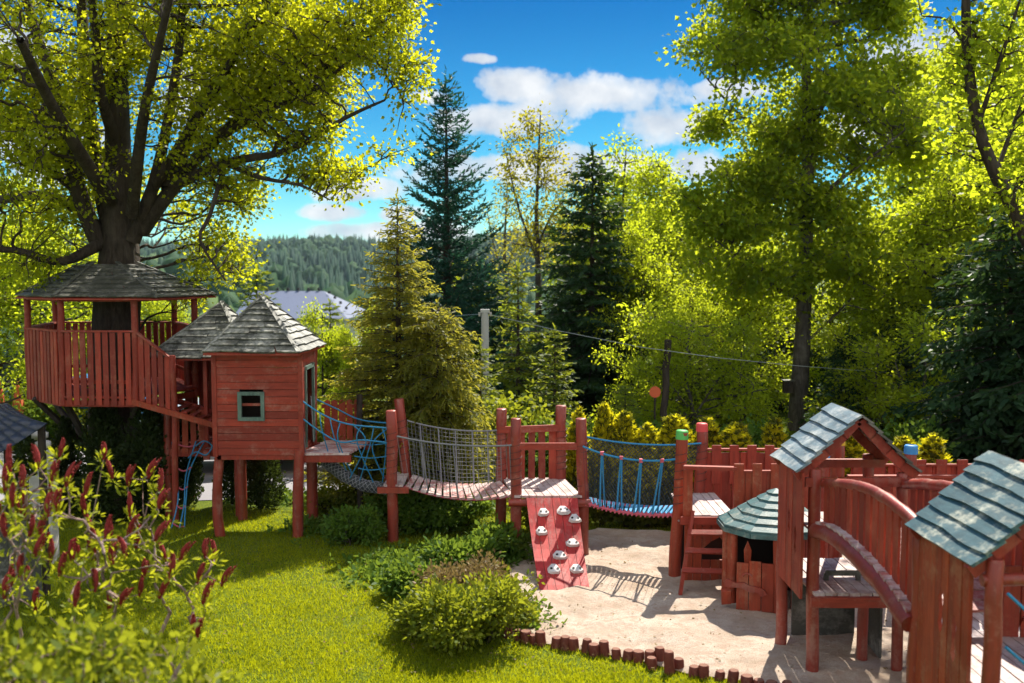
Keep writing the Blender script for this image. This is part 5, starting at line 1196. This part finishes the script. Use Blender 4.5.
# ------------------------------------------------------------------ blue rope bridge
PG = (V((2.17,13.10,-.05)), V((2.25,13.10,1.96))); PR = (V((2.72,14.3,-.05)), V((2.74,14.3,1.87)))
def blue_bridge():
    t = thing('blue_rope_bridge', (1.6,13.7,0), 'narrow sagging rope bridge with blue straps and dark net side', 'rope bridge')
    f = sagf((1.05,14.0,.80),(2.14,13.16,.84),.055); g_ = sagf((1.04,14.30,.82),(2.30,13.55,.86),.055)
    for fn in (f,g_): mb = MB(); rope(mb, [fn(k/8) for k in range(9)], .020); mb.build('carrying_rope', M['rope_pink'], t)
    n = 20; mb = MB()
    for i in range(n):
        u = (i+.5)/n; a, b = f(u)+V((0,0,.012)), g_(u)+V((0,0,.012)); mb.bar(a, b, .040, .02, side=f(min(1,u+.02))-f(u-.02))
    mb.build('tread_bars', M['rope_blue'], t)
    mb = MB()
    for i in range(n+1):
        u = i/n; p = f(u); mb.tube([p+V((-.01,-.03,-.03)), p+V((.012,-.03,.0)), p+V((.02,-.01,.035))], .012, 5)
    mb.build('lashing', M['rope_pink'], t)
    uf = sagf((1.0,13.95,1.62),(2.24,13.06,1.62),.10); ug = sagf((1.02,14.5,1.68),(2.72,14.22,1.62),.07)
    for fn in (uf,ug): mb = MB(); rope(mb, [fn(k/8) for k in range(9)], .015); mb.build('handrail_rope', M['rope_blue'], t)
    for u in (.20,.40,.60,.81):
        a, b = uf(u), f(u)
        mb = MB(); rope(mb, [a, a.lerp(b,.5)+V((-.02,0,0)), b+V((-.035,0,.01))], .013, 5, 4); rope(mb, [a+V((.012,0,0)), a.lerp(b,.5)+V((.02,0,0)), b+V((.035,0,.01))], .013, 5, 4); mb.build('strap', M['rope_blue'], t)
        mb = MB(); mb.box(a+V((.005,-.012,0)), (.05,.035,.05), jit=.006); mb.build('clamp', M['rope_pink'], t)
    mb = MB(); net(mb, ug, g_, 30, 15, .005, True); mb.build('side_net', M['rope_dark'], t)
    mb = MB(); net(mb, uf, f, 18, 1, .003); mb.build('side_net', M['rope_dark'], t)
blue_bridge()
# ------------------------------------------------------------------ play fort
def arch_hole(mb, x0, x1, z0, z1, y, ox0, ox1, oz0, oz1):
    """vertical boards with an ogee opening cut out"""
    n = int((x1-x0)/.11+.5); w = (x1-x0)/n; cx = (ox0+ox1)/2
    for i in range(n):
        a, b = x0+w*i+.004, x0+w*(i+1)-.004; dy = random.uniform(-.003,.003)
        if b <= ox0 or a >= ox1: mb.box(((a+b)/2,y+dy,(z0+z1)/2), (b-a,.024,z1-z0), jit=.002); continue
        def top(x): q = max(0,1-abs(x-cx)/((ox1-ox0)/2)); return oz0+(oz1-oz0)*(.45+.55*q**.7)
        mb.box(((a+b)/2,y+dy,(z0+oz0)/2), (b-a,.024,oz0-z0), jit=.002)
        ta, tb = top(max(a,ox0)), top(min(b,ox1)); mb.prism([(a,y-.012+dy,ta),(b,y-.012+dy,tb),(b,y-.012+dy,z1),(a,y-.012+dy,z1)], (0,.024,0))
    return mb
def fort():
    t = thing('play_fort', (3.2,13.5,0), 'red board play fort with battlements, raised pale deck and arched hatch', 'play fort')
    simple_post(t, PG[0], PG[1], .078, 'orange', (.50,.88,7), 'capgreen')
    simple_post(t, PR[0], PR[1], .080, 'log', (.55,.88,6), 'capred')
    yF, yB = 12.92, 14.3
    mb = MB(); planks_y(mb, 2.28, 2.92, yF-.02, 14.2, .90, 6, .03, .01); mb.build('deck_boards', M['deck'], t)
    mb = MB(); mb.bar((2.2,yF-.04,.83),(2.95,yF-.04,.83), .10, .05, side=(0,0,1)); mb.build('deck_beam', M['redh'], t)
    mb = MB(); arch_hole(mb, 2.26, 2.96, -.02, .80, yF-.01, 2.54, 2.86, .30, .62); mb.build('lower_wall', M['orange'], t)
    mb = MB(); mb.box((2.7,yF+.5,.4), (.9,.03,.8)); mb.build('hatch_shade_panel', M['dark'], t)  # dark sheet painted as the shade behind the hatch
    mb = MB(); mb.bar((2.22,yF-.03,1.535),(2.92,yF-.03,1.515), .05, .09, side=(0,0,1)); mb.build('top_rail', M['redh'], t)
    mb = MB(); mb.bar((2.30,yF-.02,.88),(2.30,yF-.02,1.51), .12, .03, side=(1,0,0)); mb.build('gate_board', M['orange'], t)
    # right-hand wall of the front, with battlements
    mb = MB(); pickets(mb, (2.92,yF,0), (3.60,yF,0), -.02, 1.46, .118, .006, .024); fr = mb.build('front_wall', M['orange'], t)
    for x in (2.96,3.20,3.44): m2 = MB(); m2.box((x,yF-.025,.80), (.125,.026,1.56), jit=.002); m2.build('merlon_board', M['orange'], fr)
    m2 = MB(); m2.bar((2.9,yF,1.475),(3.60,yF,1.475), .06, .025, side=(0,1,0)); m2.build('cap_rail', M['redh'], fr)
    # back wall
    mb = MB(); pickets(mb, (2.78,yB,0), (4.75,yB,0), -.02, 1.47, .125, .006, .024); bk = mb.build('back_wall', M['red'], t)
    mb = MB(); mb.bar((2.78,yB-.005,1.515),(4.75,yB-.005,1.515), .07, .03, side=(0,1,0)); mb.build('cap_rail', M['redh'], bk)
    for i in range(8): m2 = MB(); m2.box((2.95+.255*i,yB-.025,1.3), (.13,.026,.56), jit=.002); m2.build('merlon_board', M['red'], bk)
    # ladder
    t2 = thing('ladder', (2.45,12.6,0), 'small red wooden ladder leaning on the fort deck', 'ladder')
    tl, tr, bl, br = V((2.36,12.86,.96)), V((2.86,12.86,.96)), V((2.10,12.28,-.02)), V((2.62,12.16,-.02))
    for a, b in ((tl,bl),(tr,br)): mb = MB(); mb.bar(b, a, .055, .04, side=(0,1,0), jit=.002); mb.build('stringer', M['red'], t2)
    for s in (.24,.45,.67): mb = MB(); mb.bar(lerp(bl,tl,1-s)-V((.03,.03,0)), lerp(br,tr,1-s)+V((.03,-.03,0)), .075, .03, side=(0,.8,.6), jit=.003); mb.build('rung', M['redh'], t2)
fort()
def right_back_wall():
    t = thing('board_fence', (5.2,12.4,0), 'dark red board fence with battlements behind the gable towers', 'fence')
    mb = MB(); pickets(mb, (4.25,12.4,0), (8.4,12.4,0), -.02, 1.50, .105, .022, .024); pn = mb.build('fence_boards', M['red'], t)
    mb = MB(); mb.bar((4.2,12.36,1.525),(8.45,12.36,1.525), .08, .03, side=(0,1,0)); mb.build('cap_rail', M['redh'], pn)
    t3 = thing('board_fence', (6.2,14.3,0), 'farther red board fence showing above the nearer one at the right', 'fence')
    mb = MB(); pickets(mb, (4.9,14.3,0), (9.5,14.3,0), -.02, 1.27, .12, .01, .024); pn = mb.build('fence_boards', M['red'], t3)
    mb = MB(); mb.bar((4.88,14.29,1.29),(9.5,14.29,1.29), .07, .03, side=(0,1,0)); mb.build('cap_rail', M['redh'], pn)
    for i in range(14): m2 = MB(); m2.box((5.0+.30*i,14.27,1.1), (.15,.026,.54), jit=.002); m2.build('merlon_board', M['red'], pn)
    for px, py, Y, cap, lab in ((823,452,12.9,'capblue','red post with a blue and white painted top beside the gable'),(911,447,13.4,'capblue','red post with blue painted top behind the gable rafter'),(838,437,11.3,'capyellow','slim red post with yellow painted top beside the gable')):
        w = W(px,py,Y); th = thing('capped_post', (w.x,Y,0), lab, 'post'); simple_post(th, (w.x,Y,-.05), (w.x,Y,w.z), .085 if px != 838 else .075, 'log', None, cap)
right_back_wall()
# ------------------------------------------------------------------ round kiosk with teal roof
def kiosk():
    c = V((3.23,12.25,0)); t = thing('play_kiosk', c, 'low round play kiosk with layered teal roof and ornamented half door', 'play hut')
    k = 10; r = .66; ap = c+V((.05,.0,1.40)); ring = [c+V((r*math.cos(2*PI*(i+.5)/k), r*math.sin(2*PI*(i+.5)/k), .97)) for i in range(k)]
    mb = MB(); n = 6
    for j in range(n):
        t0, t1 = j/n, min(.99,(j+1.3)/n)
        for i in range(k):
            a, b = ring[i], ring[(i+1)%k]; q = [lerp(a,ap,t0)+V((0,0,.025+random.uniform(0,.004))), lerp(b,ap,t0)+V((0,0,.025+random.uniform(0,.004))), lerp(b,ap,t1)+V((0,0,.003)), lerp(a,ap,t1)+V((0,0,.003))]; mb.prism([x-V((0,0,.026)) for x in q], (0,0,.026))
    mb.build('roof', M['tealh'], t)
    mb = MB()
    for i in range(k): a, b = ring[i], ring[(i+1)%k]; mb.bar(a+V((0,0,-.03)), b+V((0,0,-.03)), .06, .03, side=(0,0,1))
    mb.build('eave_board', M['tealh'], t)
    Rw = .58
    def wp(a, z, rr=Rw): return c+V((rr*math.cos(R(a)), rr*math.sin(R(a)), z))
    def wall(a0, a1, z0, z1, nm, m, rr=Rw, n_=None):
        n_ = n_ or max(1,int(abs(a1-a0)/9)); mb = MB()
        for i in range(n_):
            u = a0+(a1-a0)*(i+.04)/n_; v = a0+(a1-a0)*(i+.96)/n_; p, q = wp(u,z0,rr), wp(v,z0,rr); p2, q2 = wp(u,z0,rr-.024), wp(v,z0,rr-.024); mb.prism([p,q,q2,p2], (0,0,z1-z0))
        return mb.build(nm, m, t)
    wall(-80, 170, -.02, .94, 'round_wall', M['red'])
    wall(188, 204, -.02, .94, 'door_jamb', M['orange'])
    for a in (186,206,262): simple_post(t, wp(a,-.05,Rw+.0), wp(a,.95,Rw), .045, 'orange')
    # half door
    mb = MB(); p0, p1 = V((2.70,11.80,0)), V((3.26,11.62,0)); d = (p1-p0).normalized(); n_ = 4; L = (p1-p0).length; sd_ = V((d.y,-d.x,0))
    for i in range(n_):
        a = p0+d*(L*(i+.03)/n_); b = p0+d*(L*(i+.97)/n_); mb.prism([a+V((0,0,.03)), b+V((0,0,.03)), b+V((0,0,.60+.03*math.sin(i*1.3))), a+V((0,0,.60+.03*math.sin(i*1.3)))], sd_*.028)
    dr = mb.build('half_door', M['orange'], t)
    mb = MB(); q = p0+sd_*.035; mb.prism([q+d*x+V((0,0,z)) for x,z in ((-.14,.36),(-.12,.30),(-.02,.30),(.05,.31),(.16,.26),(.24,.27),(.30,.22),(.36,.25),(.34,.30),(.26,.33),(.16,.34),(.10,.37),(0,.36),(-.10,.40))], sd_*.03); mb.build('strap_hinge', M['log'], dr)
    mb = MB(); mb.tube([q+d*(.13+.05*math.cos(a))+V((0,0,.45+.03*math.sin(a))) for a in [x*.5 for x in range(8)]], .012, 6); mb.build('hinge_scroll', M['log'], dr)
    mb = MB(); s0 = wp(228,.58,Rw+.01); mb.prism([s0+V((x,0,z)) for x,z in ((-.035,0),(.035,0),(.045,.16),(.02,.22),(.0,.27),(-.02,.22),(-.045,.16))], (0,.02,0)); mb.build('spade_finial', M['orange'], t)
    mb = MB(); mb.box(c+V((0,.25,.45)), (.8,.03,.9)); mb.build('inner_shade_panel', M['dark'], t)  # black sheet added as the shade inside the kiosk
    mb = MB(); mb.box(p0+V((-.12,-.02,.18)), (.12,.05,.16), jit=.015); mb.build('latch_block', M['orange'], t)
kiosk()
# ------------------------------------------------------------------ gable towers
def slit_panel(mb, x, y0, y1, z0, z1, slits, th=.026):
    """vertical board wall along y at x; slits = [(board index, z0, z1)] narrows facing edges into an opening"""
    n = int((y1-y0)/.115+.5); w = (y1-y0)/n
    for i in range(n):
        a, b = y0+w*i+.003, y0+w*(i+1)-.003; zt = z1+random.uniform(-.01,.01)
        dx = random.uniform(-.003,.003)
        L = [(a,z0)]; Rr = [(b,z0)]
        for k, s0, s1 in slits:
            if k == i: Rr += [(b,s0),(b-.042,s0+(s1-s0)*.2),(b-.018,s0+(s1-s0)*.45),(b-.046,s0+(s1-s0)*.75),(b,s1)]
            if k == i-1: L += [(a,s0),(a+.042,s0+(s1-s0)*.2),(a+.018,s0+(s1-s0)*.45),(a+.046,s0+(s1-s0)*.75),(a,s1)]
        Rr.append((b,zt)); L.append((a,zt)); poly = [(x+dx,y,z) for y,z in L]+[(x+dx,y,z) for y,z in reversed(Rr)]
        mb.prism(poly, (th,0,0))
    return mb
def gable(t, xl, xm, xr, y0, y1, ze, zr, m, n=6, ycut=0):
    mb = MB(); courses(mb, (xl,y1,ze), (xl,y0,ze), (xm,y0,zr), (xm,y1,zr), n, .024, .32, 8, .016); mb.build('left_roof_slope', m, t)
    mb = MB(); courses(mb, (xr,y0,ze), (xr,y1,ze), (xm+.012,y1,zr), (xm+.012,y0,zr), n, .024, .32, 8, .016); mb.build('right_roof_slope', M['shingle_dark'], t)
    for y in (y0+.08,y1-.08):
        for x in (xl,xr):
            k = (xm-x); mb = MB(); pts = [V((x+k*u,y,ze-.05+(zr-ze)*u-.035*math.sin(PI*u))) for u in (0.02,.25,.5,.75,.97)]
            for i in range(4): mb.bar(pts[i], pts[i+1]+(pts[i+1]-pts[i])*.04, .095, .055, side=(0,0,1))
            mb.build('rafter', M['red'], t)
def tower_one():
    t = thing('gable_tower', (3.4,10.4,0), 'red tower with pale blue gable roof beside the round kiosk', 'play tower')
    gable(t, 2.785, 3.42, 4.02, 9.86, 10.80, 2.07, 2.66, M['paleblue'], 6)
    mb = MB(); slit_panel(mb, 2.84, 9.84, 10.74, .80, 2.08, [(1,1.18,1.50),(3,1.35,1.62)]); mb.build('slit_wall', M['red'], t)
    for a, b, r in (((3.0,9.92,-.08),(2.985,9.92,2.10),.062),((2.86,10.62,-.08),(2.93,10.72,2.04),.06),((3.62,10.25,-.08),(3.64,10.25,.84),.055),((3.83,10.72,-.08),(3.80,10.72,2.10),.06),((3.88,9.95,-.08),(3.88,9.95,2.05),.055)): simple_post(t, a, b, r, 'log')
    mb = MB(); planks_y(mb, 2.96, 3.78, 9.78, 11.0, .88, 7, .03, .012); mb.build('deck_boards', M['deck'], t)
    for y in (9.78,10.97): mb = MB(); mb.bar((2.92,y-.03,.80),(3.84,y-.03,.80), .10, .06, side=(0,0,1)); mb.build('deck_beam', M['redh'], t)
    mb = MB(); planks_y(mb, 2.98, 3.86, 9.98, 10.75, 1.47, 7, .03, .012); mb.build('upper_floor', M['deck'], t)
    mb = MB(); mb.bar((2.88,9.90,1.98),(3.96,9.90,1.98), .09, .06, side=(0,0,1)); mb.build('tie_beam', M['log'], t)
    mb = MB(); mb.bar((2.88,10.68,2.02),(3.96,10.68,2.02), .09, .06, side=(0,0,1)); mb.build('tie_beam', M['log'], t)
    th = thing('rail_bench', (3.3,10.6,.88), 'low dark handle bar standing on the pale lower deck', 'bar')
    a, b = W(820,573,9.95+.25), W(868,573,9.95+.25); mb = MB(); mb.bar(a, b, .05, .035, side=(0,0,1)); mb.build('bar', M['shingle_dark'], th)
    for u in (.02,.68): q = a.lerp(b,u); mb = MB(); mb.bar(V((q.x,q.y,.882)), q, .05, .03, side=(1,0,0)); mb.build('leg', M['shingle_dark'], th)
    for c_, sz in (((3.42,10.93,.42),(.70,.03,.84)),((3.83,10.60,.42),(.03,.62,.84))): mb = MB(); mb.box(c_, sz); mb.build('lower_wall', M['shingle_dark'], t)  # dark panels added under the deck to stand in for shade
XOFF = 0.055; tower_one(); XOFF = 0.0
def arch_bridge():
    t = thing('arched_bridge', (3.4,8.8,0), 'arched red board bridge with picket rail between the two gable towers', 'bridge')
    # control: image position of log and handrail against depth
    log = [W(815,531,9.86), W(835,534,9.5), W(856,546,9.1), W(878,563,8.7), W(896,588,8.25), W(916,624,7.78)]
    x = lambda y: 3.06+.13*(9.9-y)/2.1
    mb = MB(); P = [V((x(p.y)-.02, p.y, p.z)) for p in log]; out = []
    for i in range(5):
        for j in range(5): out.append(lerp(P[i],P[i+1],j/5))
    out.append(P[-1]); out = [out[0]]+[(out[i-1]+out[i]+out[i+1])/3 for i in range(1,len(out)-1)]+[out[-1]]
    mb.tube(out, .078, 14, .22); mb.build('edge_log', M['log'], t, smooth=True)
    mb = MB(); mb.tube([p+V((.95,0,0)) for p in out], .075, 12, .2); mb.build('edge_log', M['log'], t, smooth=True)
    n = 15; 
    def at(y, arr):
        for i in range(len(arr)-1):
            if arr[i].y >= y >= arr[i+1].y: u = (arr[i].y-y)/(arr[i].y-arr[i+1].y); return arr[i].lerp(arr[i+1],u)
        return arr[0] if y > arr[0].y else arr[-1]
    mb = MB()
    for i in range(n):
        y = 9.84-(9.84-7.8)*(i+.5)/n; p = at(y,out); q = at(y-.05,out); mb.bar((p.x-.02,y,p.z+.085),(p.x+1.0,y,p.z+.085), .125, .026, side=(at(y+.05,out)-q), jit=.003)
    mb.build('walkway_boards', M['bridge_plank'], t)
    hr = [W(824,484,9.86), W(848,484,9.4), W(868,487,8.95), W(884,496,8.55), W(900,511,8.15), W(918,531,7.78)]
    hp = [V((x(p.y)+.07, p.y, p.z)) for p in hr]; o2 = []
    for i in range(5):
        for j in range(5): o2.append(lerp(hp[i],hp[i+1],j/5))
    o2.append(hp[-1]); o2 = [o2[0]]+[(o2[i-1]+o2[i]+o2[i+1])/3 for i in range(1,len(o2)-1)]+[o2[-1]]
    for dx in (0,.80):
        mb = MB(); mb.tube([p+V((dx,0,0)) for p in o2], .052, 12, .2); rl = mb.build('handrail', M['log'], t, smooth=True)
        mb = MB(); a, b = V((o2[0].x+dx-(.03 if not dx else -.03),9.80,0)), V((o2[-1].x+dx-(.03 if not dx else -.03),7.84,0)); Y_ = lambda u: 9.80-(9.80-7.84)*u
        pickets(mb, a, b, lambda u: at(Y_(u),out).z+.07, lambda u: at(Y_(u),o2).z+.01, .100, .038, .022); mb.build('pickets', M['red'], t)
arch_bridge()
def tower_two():
    t = thing('gable_tower', (3.65,7.2,0), 'nearest tower with worn teal plank gable roof at the right edge', 'play tower')
    gable(t, 3.03, 3.66, 4.29, 6.66, 7.80, 2.07, 2.68, M['teal'], 7)
    mb = MB(); slit_panel(mb, 3.10, 6.86, 7.74, .55, 2.08, [(3,1.40,1.75),(1,1.25,1.62)], .03); mb.build('slit_wall', M['orange'], t)
    for a, b, r in (((3.20,6.70,-.08),(3.20,6.70,2.12),.060),((3.12,7.78,-.08),(3.12,7.78,2.06),.055),((4.14,6.75,-.08),(4.14,6.75,2.10),.06),((4.16,7.75,-.08),(4.16,7.75,2.10),.06)): simple_post(t, a, b, r, 'log')
    mb = MB(); planks_y(mb, 3.16, 4.12, 6.72, 7.78, 1.18, 8, .03, .012); mb.build('deck_boards', M['deck'], t)
    mb = MB(); mb.bar((3.1,6.68,1.10),(4.2,6.68,1.10), .11, .06, side=(0,0,1)); mb.build('deck_beam', M['redh'], t)
    mb = MB(); mb.tube([(3.12,6.72,1.98),(3.6,6.70,2.0),(4.25,6.72,1.98)], .045, 10, .15); mb.build('tie_beam', M['log'], t, smooth=True)
    for xa, xb in ((3.2,3.45),(3.8,4.1)): mb = MB(); pickets(mb, (xa,7.80,0), (xb,7.80,0), 1.1, 1.75, .10, .02); mb.build('pickets', M['red'], t)
    t2 = thing('rope_net', (4.0,6.6,0), 'pale blue climbing ropes crossing at the right edge below the teal roof', 'rope net')
    mb = MB(); P = [V((3.25,6.62,1.92)), V((3.9,6.5,1.3)), V((4.5,6.4,.7))]
    rope(mb, P, .012); rope(mb, [V((3.25,6.62,1.55)),V((3.8,6.5,1.05)),V((4.3,6.4,.5))], .012); rope(mb, [V((3.25,6.62,1.25)),V((3.5,6.55,1.0)),V((3.8,6.45,.6))], .012)
    mb.build('diagonal_rope', M['rope_blue'], t2)
    mb = MB(); rope(mb, [V((3.55,6.55,1.62)),V((3.45,6.53,.9)),V((3.4,6.5,.3))], .010); rope(mb, [V((3.85,6.5,1.34)),V((3.75,6.5,.8)),V((3.7,6.5,.3))], .010); mb.build('vertical_rope', M['rope_blue'], t2)
XOFF = 0.1; tower_two(); XOFF = 0.0
def right_lower_deck():
    t = thing('play_deck', (4.8,9.2,0), 'grey lower deck seen behind the nearest tower post', 'deck')
    mb = MB(); planks_y(mb, 4.1, 5.7, 8.6, 10.1, .62, 12, .03, .012); mb.build('deck_boards', M['deck'], t)
    for y in (8.6,10.05): mb = MB(); mb.bar((4.08,y-.02,.55),(5.72,y-.02,.55), .10, .05, side=(0,0,1)); mb.build('deck_beam', M['redh'], t)
    for x in (4.2,5.6):
        for y in (8.65,10.0): simple_post(t, (x,y,-.05), (x,y,.56), .05, 'log')
    mb = MB(); pickets(mb, (4.1,10.14,0), (5.7,10.14,0), .5, 1.45, .11, .03); mb.build('pickets', M['red'], t)
right_lower_deck()
# ------------------------------------------------------------------ log edging of the sand
def edging():
    pts = [G(500,634),G(520,640),G(545,646),G(575,650),G(605,656),G(635,661),G(655,664)]
    path = []; lab = 'short round red-brown stake in the row edging the sand'
    def along(pts, sp, hgt, r):
        d = 0; out = []
        for i in range(len(pts)-1):
            L = (pts[i+1]-pts[i]).length; s = -d
            while True:
                s += sp
                if s > L: break
                out.append((pts[i].lerp(pts[i+1], s/L), hgt, r))
            d = L-(s-sp)
        return out
    items = along(pts, .120, .115, .058)+[(G(652+9*k,668+2.5*k-(6 if k%2 else 0)), .17+.02*(k%3), .058) for k in range(4)]+along([G(680,675),G(720,681),G(770,689),G(830,700)], .13, .10, .056)
    for i, (p, h, r) in enumerate(items):
        h = h*random.uniform(.6,1.25); r = r*random.uniform(.82,1.12); dx = random.uniform(-.03,.03); p = p+V((random.uniform(-.012,.012),random.uniform(-.03,.03),0))
        th = thing('edging_stake', (p.x,p.y,0), lab, 'stake', 'stakes edging the sand pit')
        mb = MB(); mb.post((p.x,p.y,-.12),(p.x+dx,p.y,h), r, 12, .1, 5, .004); mb.build('stake_log', M['stake'], th, smooth=True)
        mb = MB(); mb.tube([(p.x+dx,p.y,h+.010),(p.x+dx,p.y,h+.016)], r*.82, 12); mb.build('cut_end', M['cutwood'], th)
edging()
# ------------------------------------------------------------------ left corner: canvas roof, parasols, cars
def left_corner():
    t = thing('canvas_booth', (-5.9,12.4,0), 'low booth with dark blue canvas roof at the left edge below the tree house', 'booth')
    a = W(47,424,12.4); b = W(-40,470,11.6); c = W(-80,440,13.4); d = W(8,404,13.4); cen = W(-25,398,12.5); mb = MB()
    k = 8; ring = [a,b,c,d]
    for i in range(4):
        p, q = ring[i], ring[(i+1)%4]
        for j in range(k):
            for l in range(6):
                u0,u1,s0,s1 = j/k,(j+1)/k,l/6,(l+1)/6
                f = lambda u,s: lerp(lerp(p,q,u),cen,s)+V((0,0,-.05*math.sin(PI*u)*(1-s)-.04*math.sin(PI*s)))
                mb.add([f(u0,s0),f(u1,s0),f(u1,s1),f(u0,s1)], [(0,1,2,3)])
    o = mb.build('canvas_roof', M['canvas'], t, smooth=True); md = o.modifiers.new('thick','SOLIDIFY'); md.thickness = .012
    for p in (a,b,c,d): q = p+(cen-p)*.08; mb = MB(); mb.bar(V((q.x,q.y,-.02)), V((q.x,q.y,q.z-.03)), .07, .07, side=(1,0,0)); mb.build('corner_post', M['bark_dark'], t)
    mb = MB(); pickets(mb, V((b.x,b.y,0)).lerp(V((a.x,a.y,0)),.1), V((b.x,b.y,0)).lerp(V((a.x,a.y,0)),.88), 0, 1.0, .12, .01); mb.build('counter_wall', M['shingle_dark'], t)
    for px, Y, lab in ((-4,23.5,'closed orange parasol cut by the left frame edge'),(14,23.5,'closed orange parasol left of the tree house')):
        x = g(px,Y); th = thing('parasol', (x,Y,0), lab, 'parasol'); top = W(px,380,Y).z
        mb = MB(); mb.tube([(x,Y,0),(x,Y,top+.05)], .025, 8); mb.build('pole', M['metal'], th)
        mb = MB(); mb.tube([(x,Y,top+.02),(x,Y,top-.3),(x,Y,top-.75),(x,Y,top-1.0)], [.02,.08,.14,.17], 10, .5); mb.build('canopy', M['orangecloth'], th, smooth=True)
        mb = MB(); mb.tube([(x,Y,0),(x,Y,.08)], [.28,.25], 16); mb.build('base', M['concrete'], th)
    # small pale stones stacked like a wall end
    for i, (px,py) in enumerate(((40,431),(43,440),(44,450),(48,458),(46,467))):
        w = W(px,py,13.8); th = thing('stone_block', (w.x,w.y,w.z-.06), f'pale stone block beside the canvas booth, {("top","second from top","middle","second from bottom","bottom")[i]} one of the pile', 'stone', 'pale stones stacked beside the booth')
        bm = bmesh.new(); bmesh.ops.create_cube(bm, size=1); bmesh.ops.bevel(bm, geom=bm.edges[:], offset=.18, segments=2, affect='EDGES')
        for v in bm.verts: v.co = V((v.co.x*.19, v.co.y*.15, v.co.z*.115))*(1+.12*mnoise.noise(v.co*3+V((i,0,0))))
        me = bpy.data.meshes.new('stone_body'); bm.to_mesh(me); bm.free(); o = link_mesh('stone_body', me, M['stone'], th, smooth=True)
    w = W(44,475,13.8); th = thing('stone_plinth', (w.x,w.y,0), 'rough stone pier carrying the pale stacked stones', 'pier')
    mb = MB(); mb.box((w.x,w.y,(w.z)/2), (.26,.26,w.z), jit=.02); mb.build('pier_body', M['stone'], th)
left_corner()
def car(loc, rz, paint, label):
    t = thing('parked_car', loc, label, 'car', None, rz); Mx = XF[t]; w = .86
    prof = [(-2.05,.30),(-2.08,.62),(-1.95,.86),(-1.35,.95),(-.75,1.36),(.55,1.42),(1.35,1.02),(1.95,.92),(2.08,.68),(2.05,.30)]
    mb = MB(); n = len(prof)
    def rg(y, s): return [Mx @ V((x*(1 if s == 1 else .985), y*(1 if z < .9 else .84-.0), z*s if z > .9 else z)) for x,z in prof]
    sec = [rg(-w,.97), rg(-w*.8,1.0), rg(0,1.01), rg(w*.8,1.0), rg(w,.97)]; vs = [v for r in sec for v in r]; fs = [tuple(range(n))[::-1], tuple(4*n+i for i in range(n))]
    for a in range(4):
        for i in range(n): fs.append((a*n+i, a*n+(i+1)%n, (a+1)*n+(i+1)%n, (a+1)*n+i))
    mb.add(vs, fs); mb.build('body', paint, t, smooth=True)
    for sg in (-1,1):
        y = sg*(w*.845); mb = MB(); mb.prism([Mx @ V((x,y-sg*.02,z)) for x,z in ((-1.15,.98),(-.70,1.29),(.50,1.34),(1.12,1.03))], (Mx.to_3x3() @ V((0,sg*.035,0)))); mb.build('side_window', M['glass'], t)
        for x in (-1.3,1.28):
            c = Mx @ V((x,sg*.80,.32)); ax = Mx.to_3x3() @ V((0,sg,0)); mb = MB(); mb.tube([c-ax*.1,c+ax*.085], .32, 22); wh = mb.build('wheel', M['rubber'], t, smooth=True); mb = MB(); mb.tube([c+ax*.07,c+ax*.095], .19, 16); mb.build('rim', M['alloy'], wh)
    for sg in (-1,1):
        mb = MB(); mb.box(Mx @ V((2.06,sg*.6,.72)), (.06,.3,.12), rz); mb.build('headlight', M['stone'], t)
        mb = MB(); mb.box(Mx @ V((-2.07,sg*.62,.74)), (.06,.26,.14), rz); mb.build('tail_light', M['capred'], t)
    return t
car((g(205,20.6),20.6,.012), R(8), M['silvercar'], 'silver car parked on the road behind the small tower and hut stilts')
car((g(60,25.5),25.5,0), R(-5), M['bluecar'], 'blue car parked beyond the road behind the tree house braces')
# a few more trees closing the gap in the wood behind the grey-trunked maple
for px, top, Y, lab, rot in ((778,285,36,'dark spruce deep in the wood just left of the grey maple trunk',1.0),(800,300,33,'dark spruce deep in the wood hidden by the grey maple trunk',2.6)):
    s = W(px,top,Y).z/W(1005,195,19).z; copy_tree(sp4, (g(px,Y),Y,0), rot, (s*1.2,s*1.2,s), lab, 'dark spruces at the wood edge')
s = W(778,318,28).z/3.5; copy_tree(pd, (g(778,28),28,0), .7, (s*1.1,s*1.1,s), 'low lit tree in the wood just left of the grey maple trunk', GR)
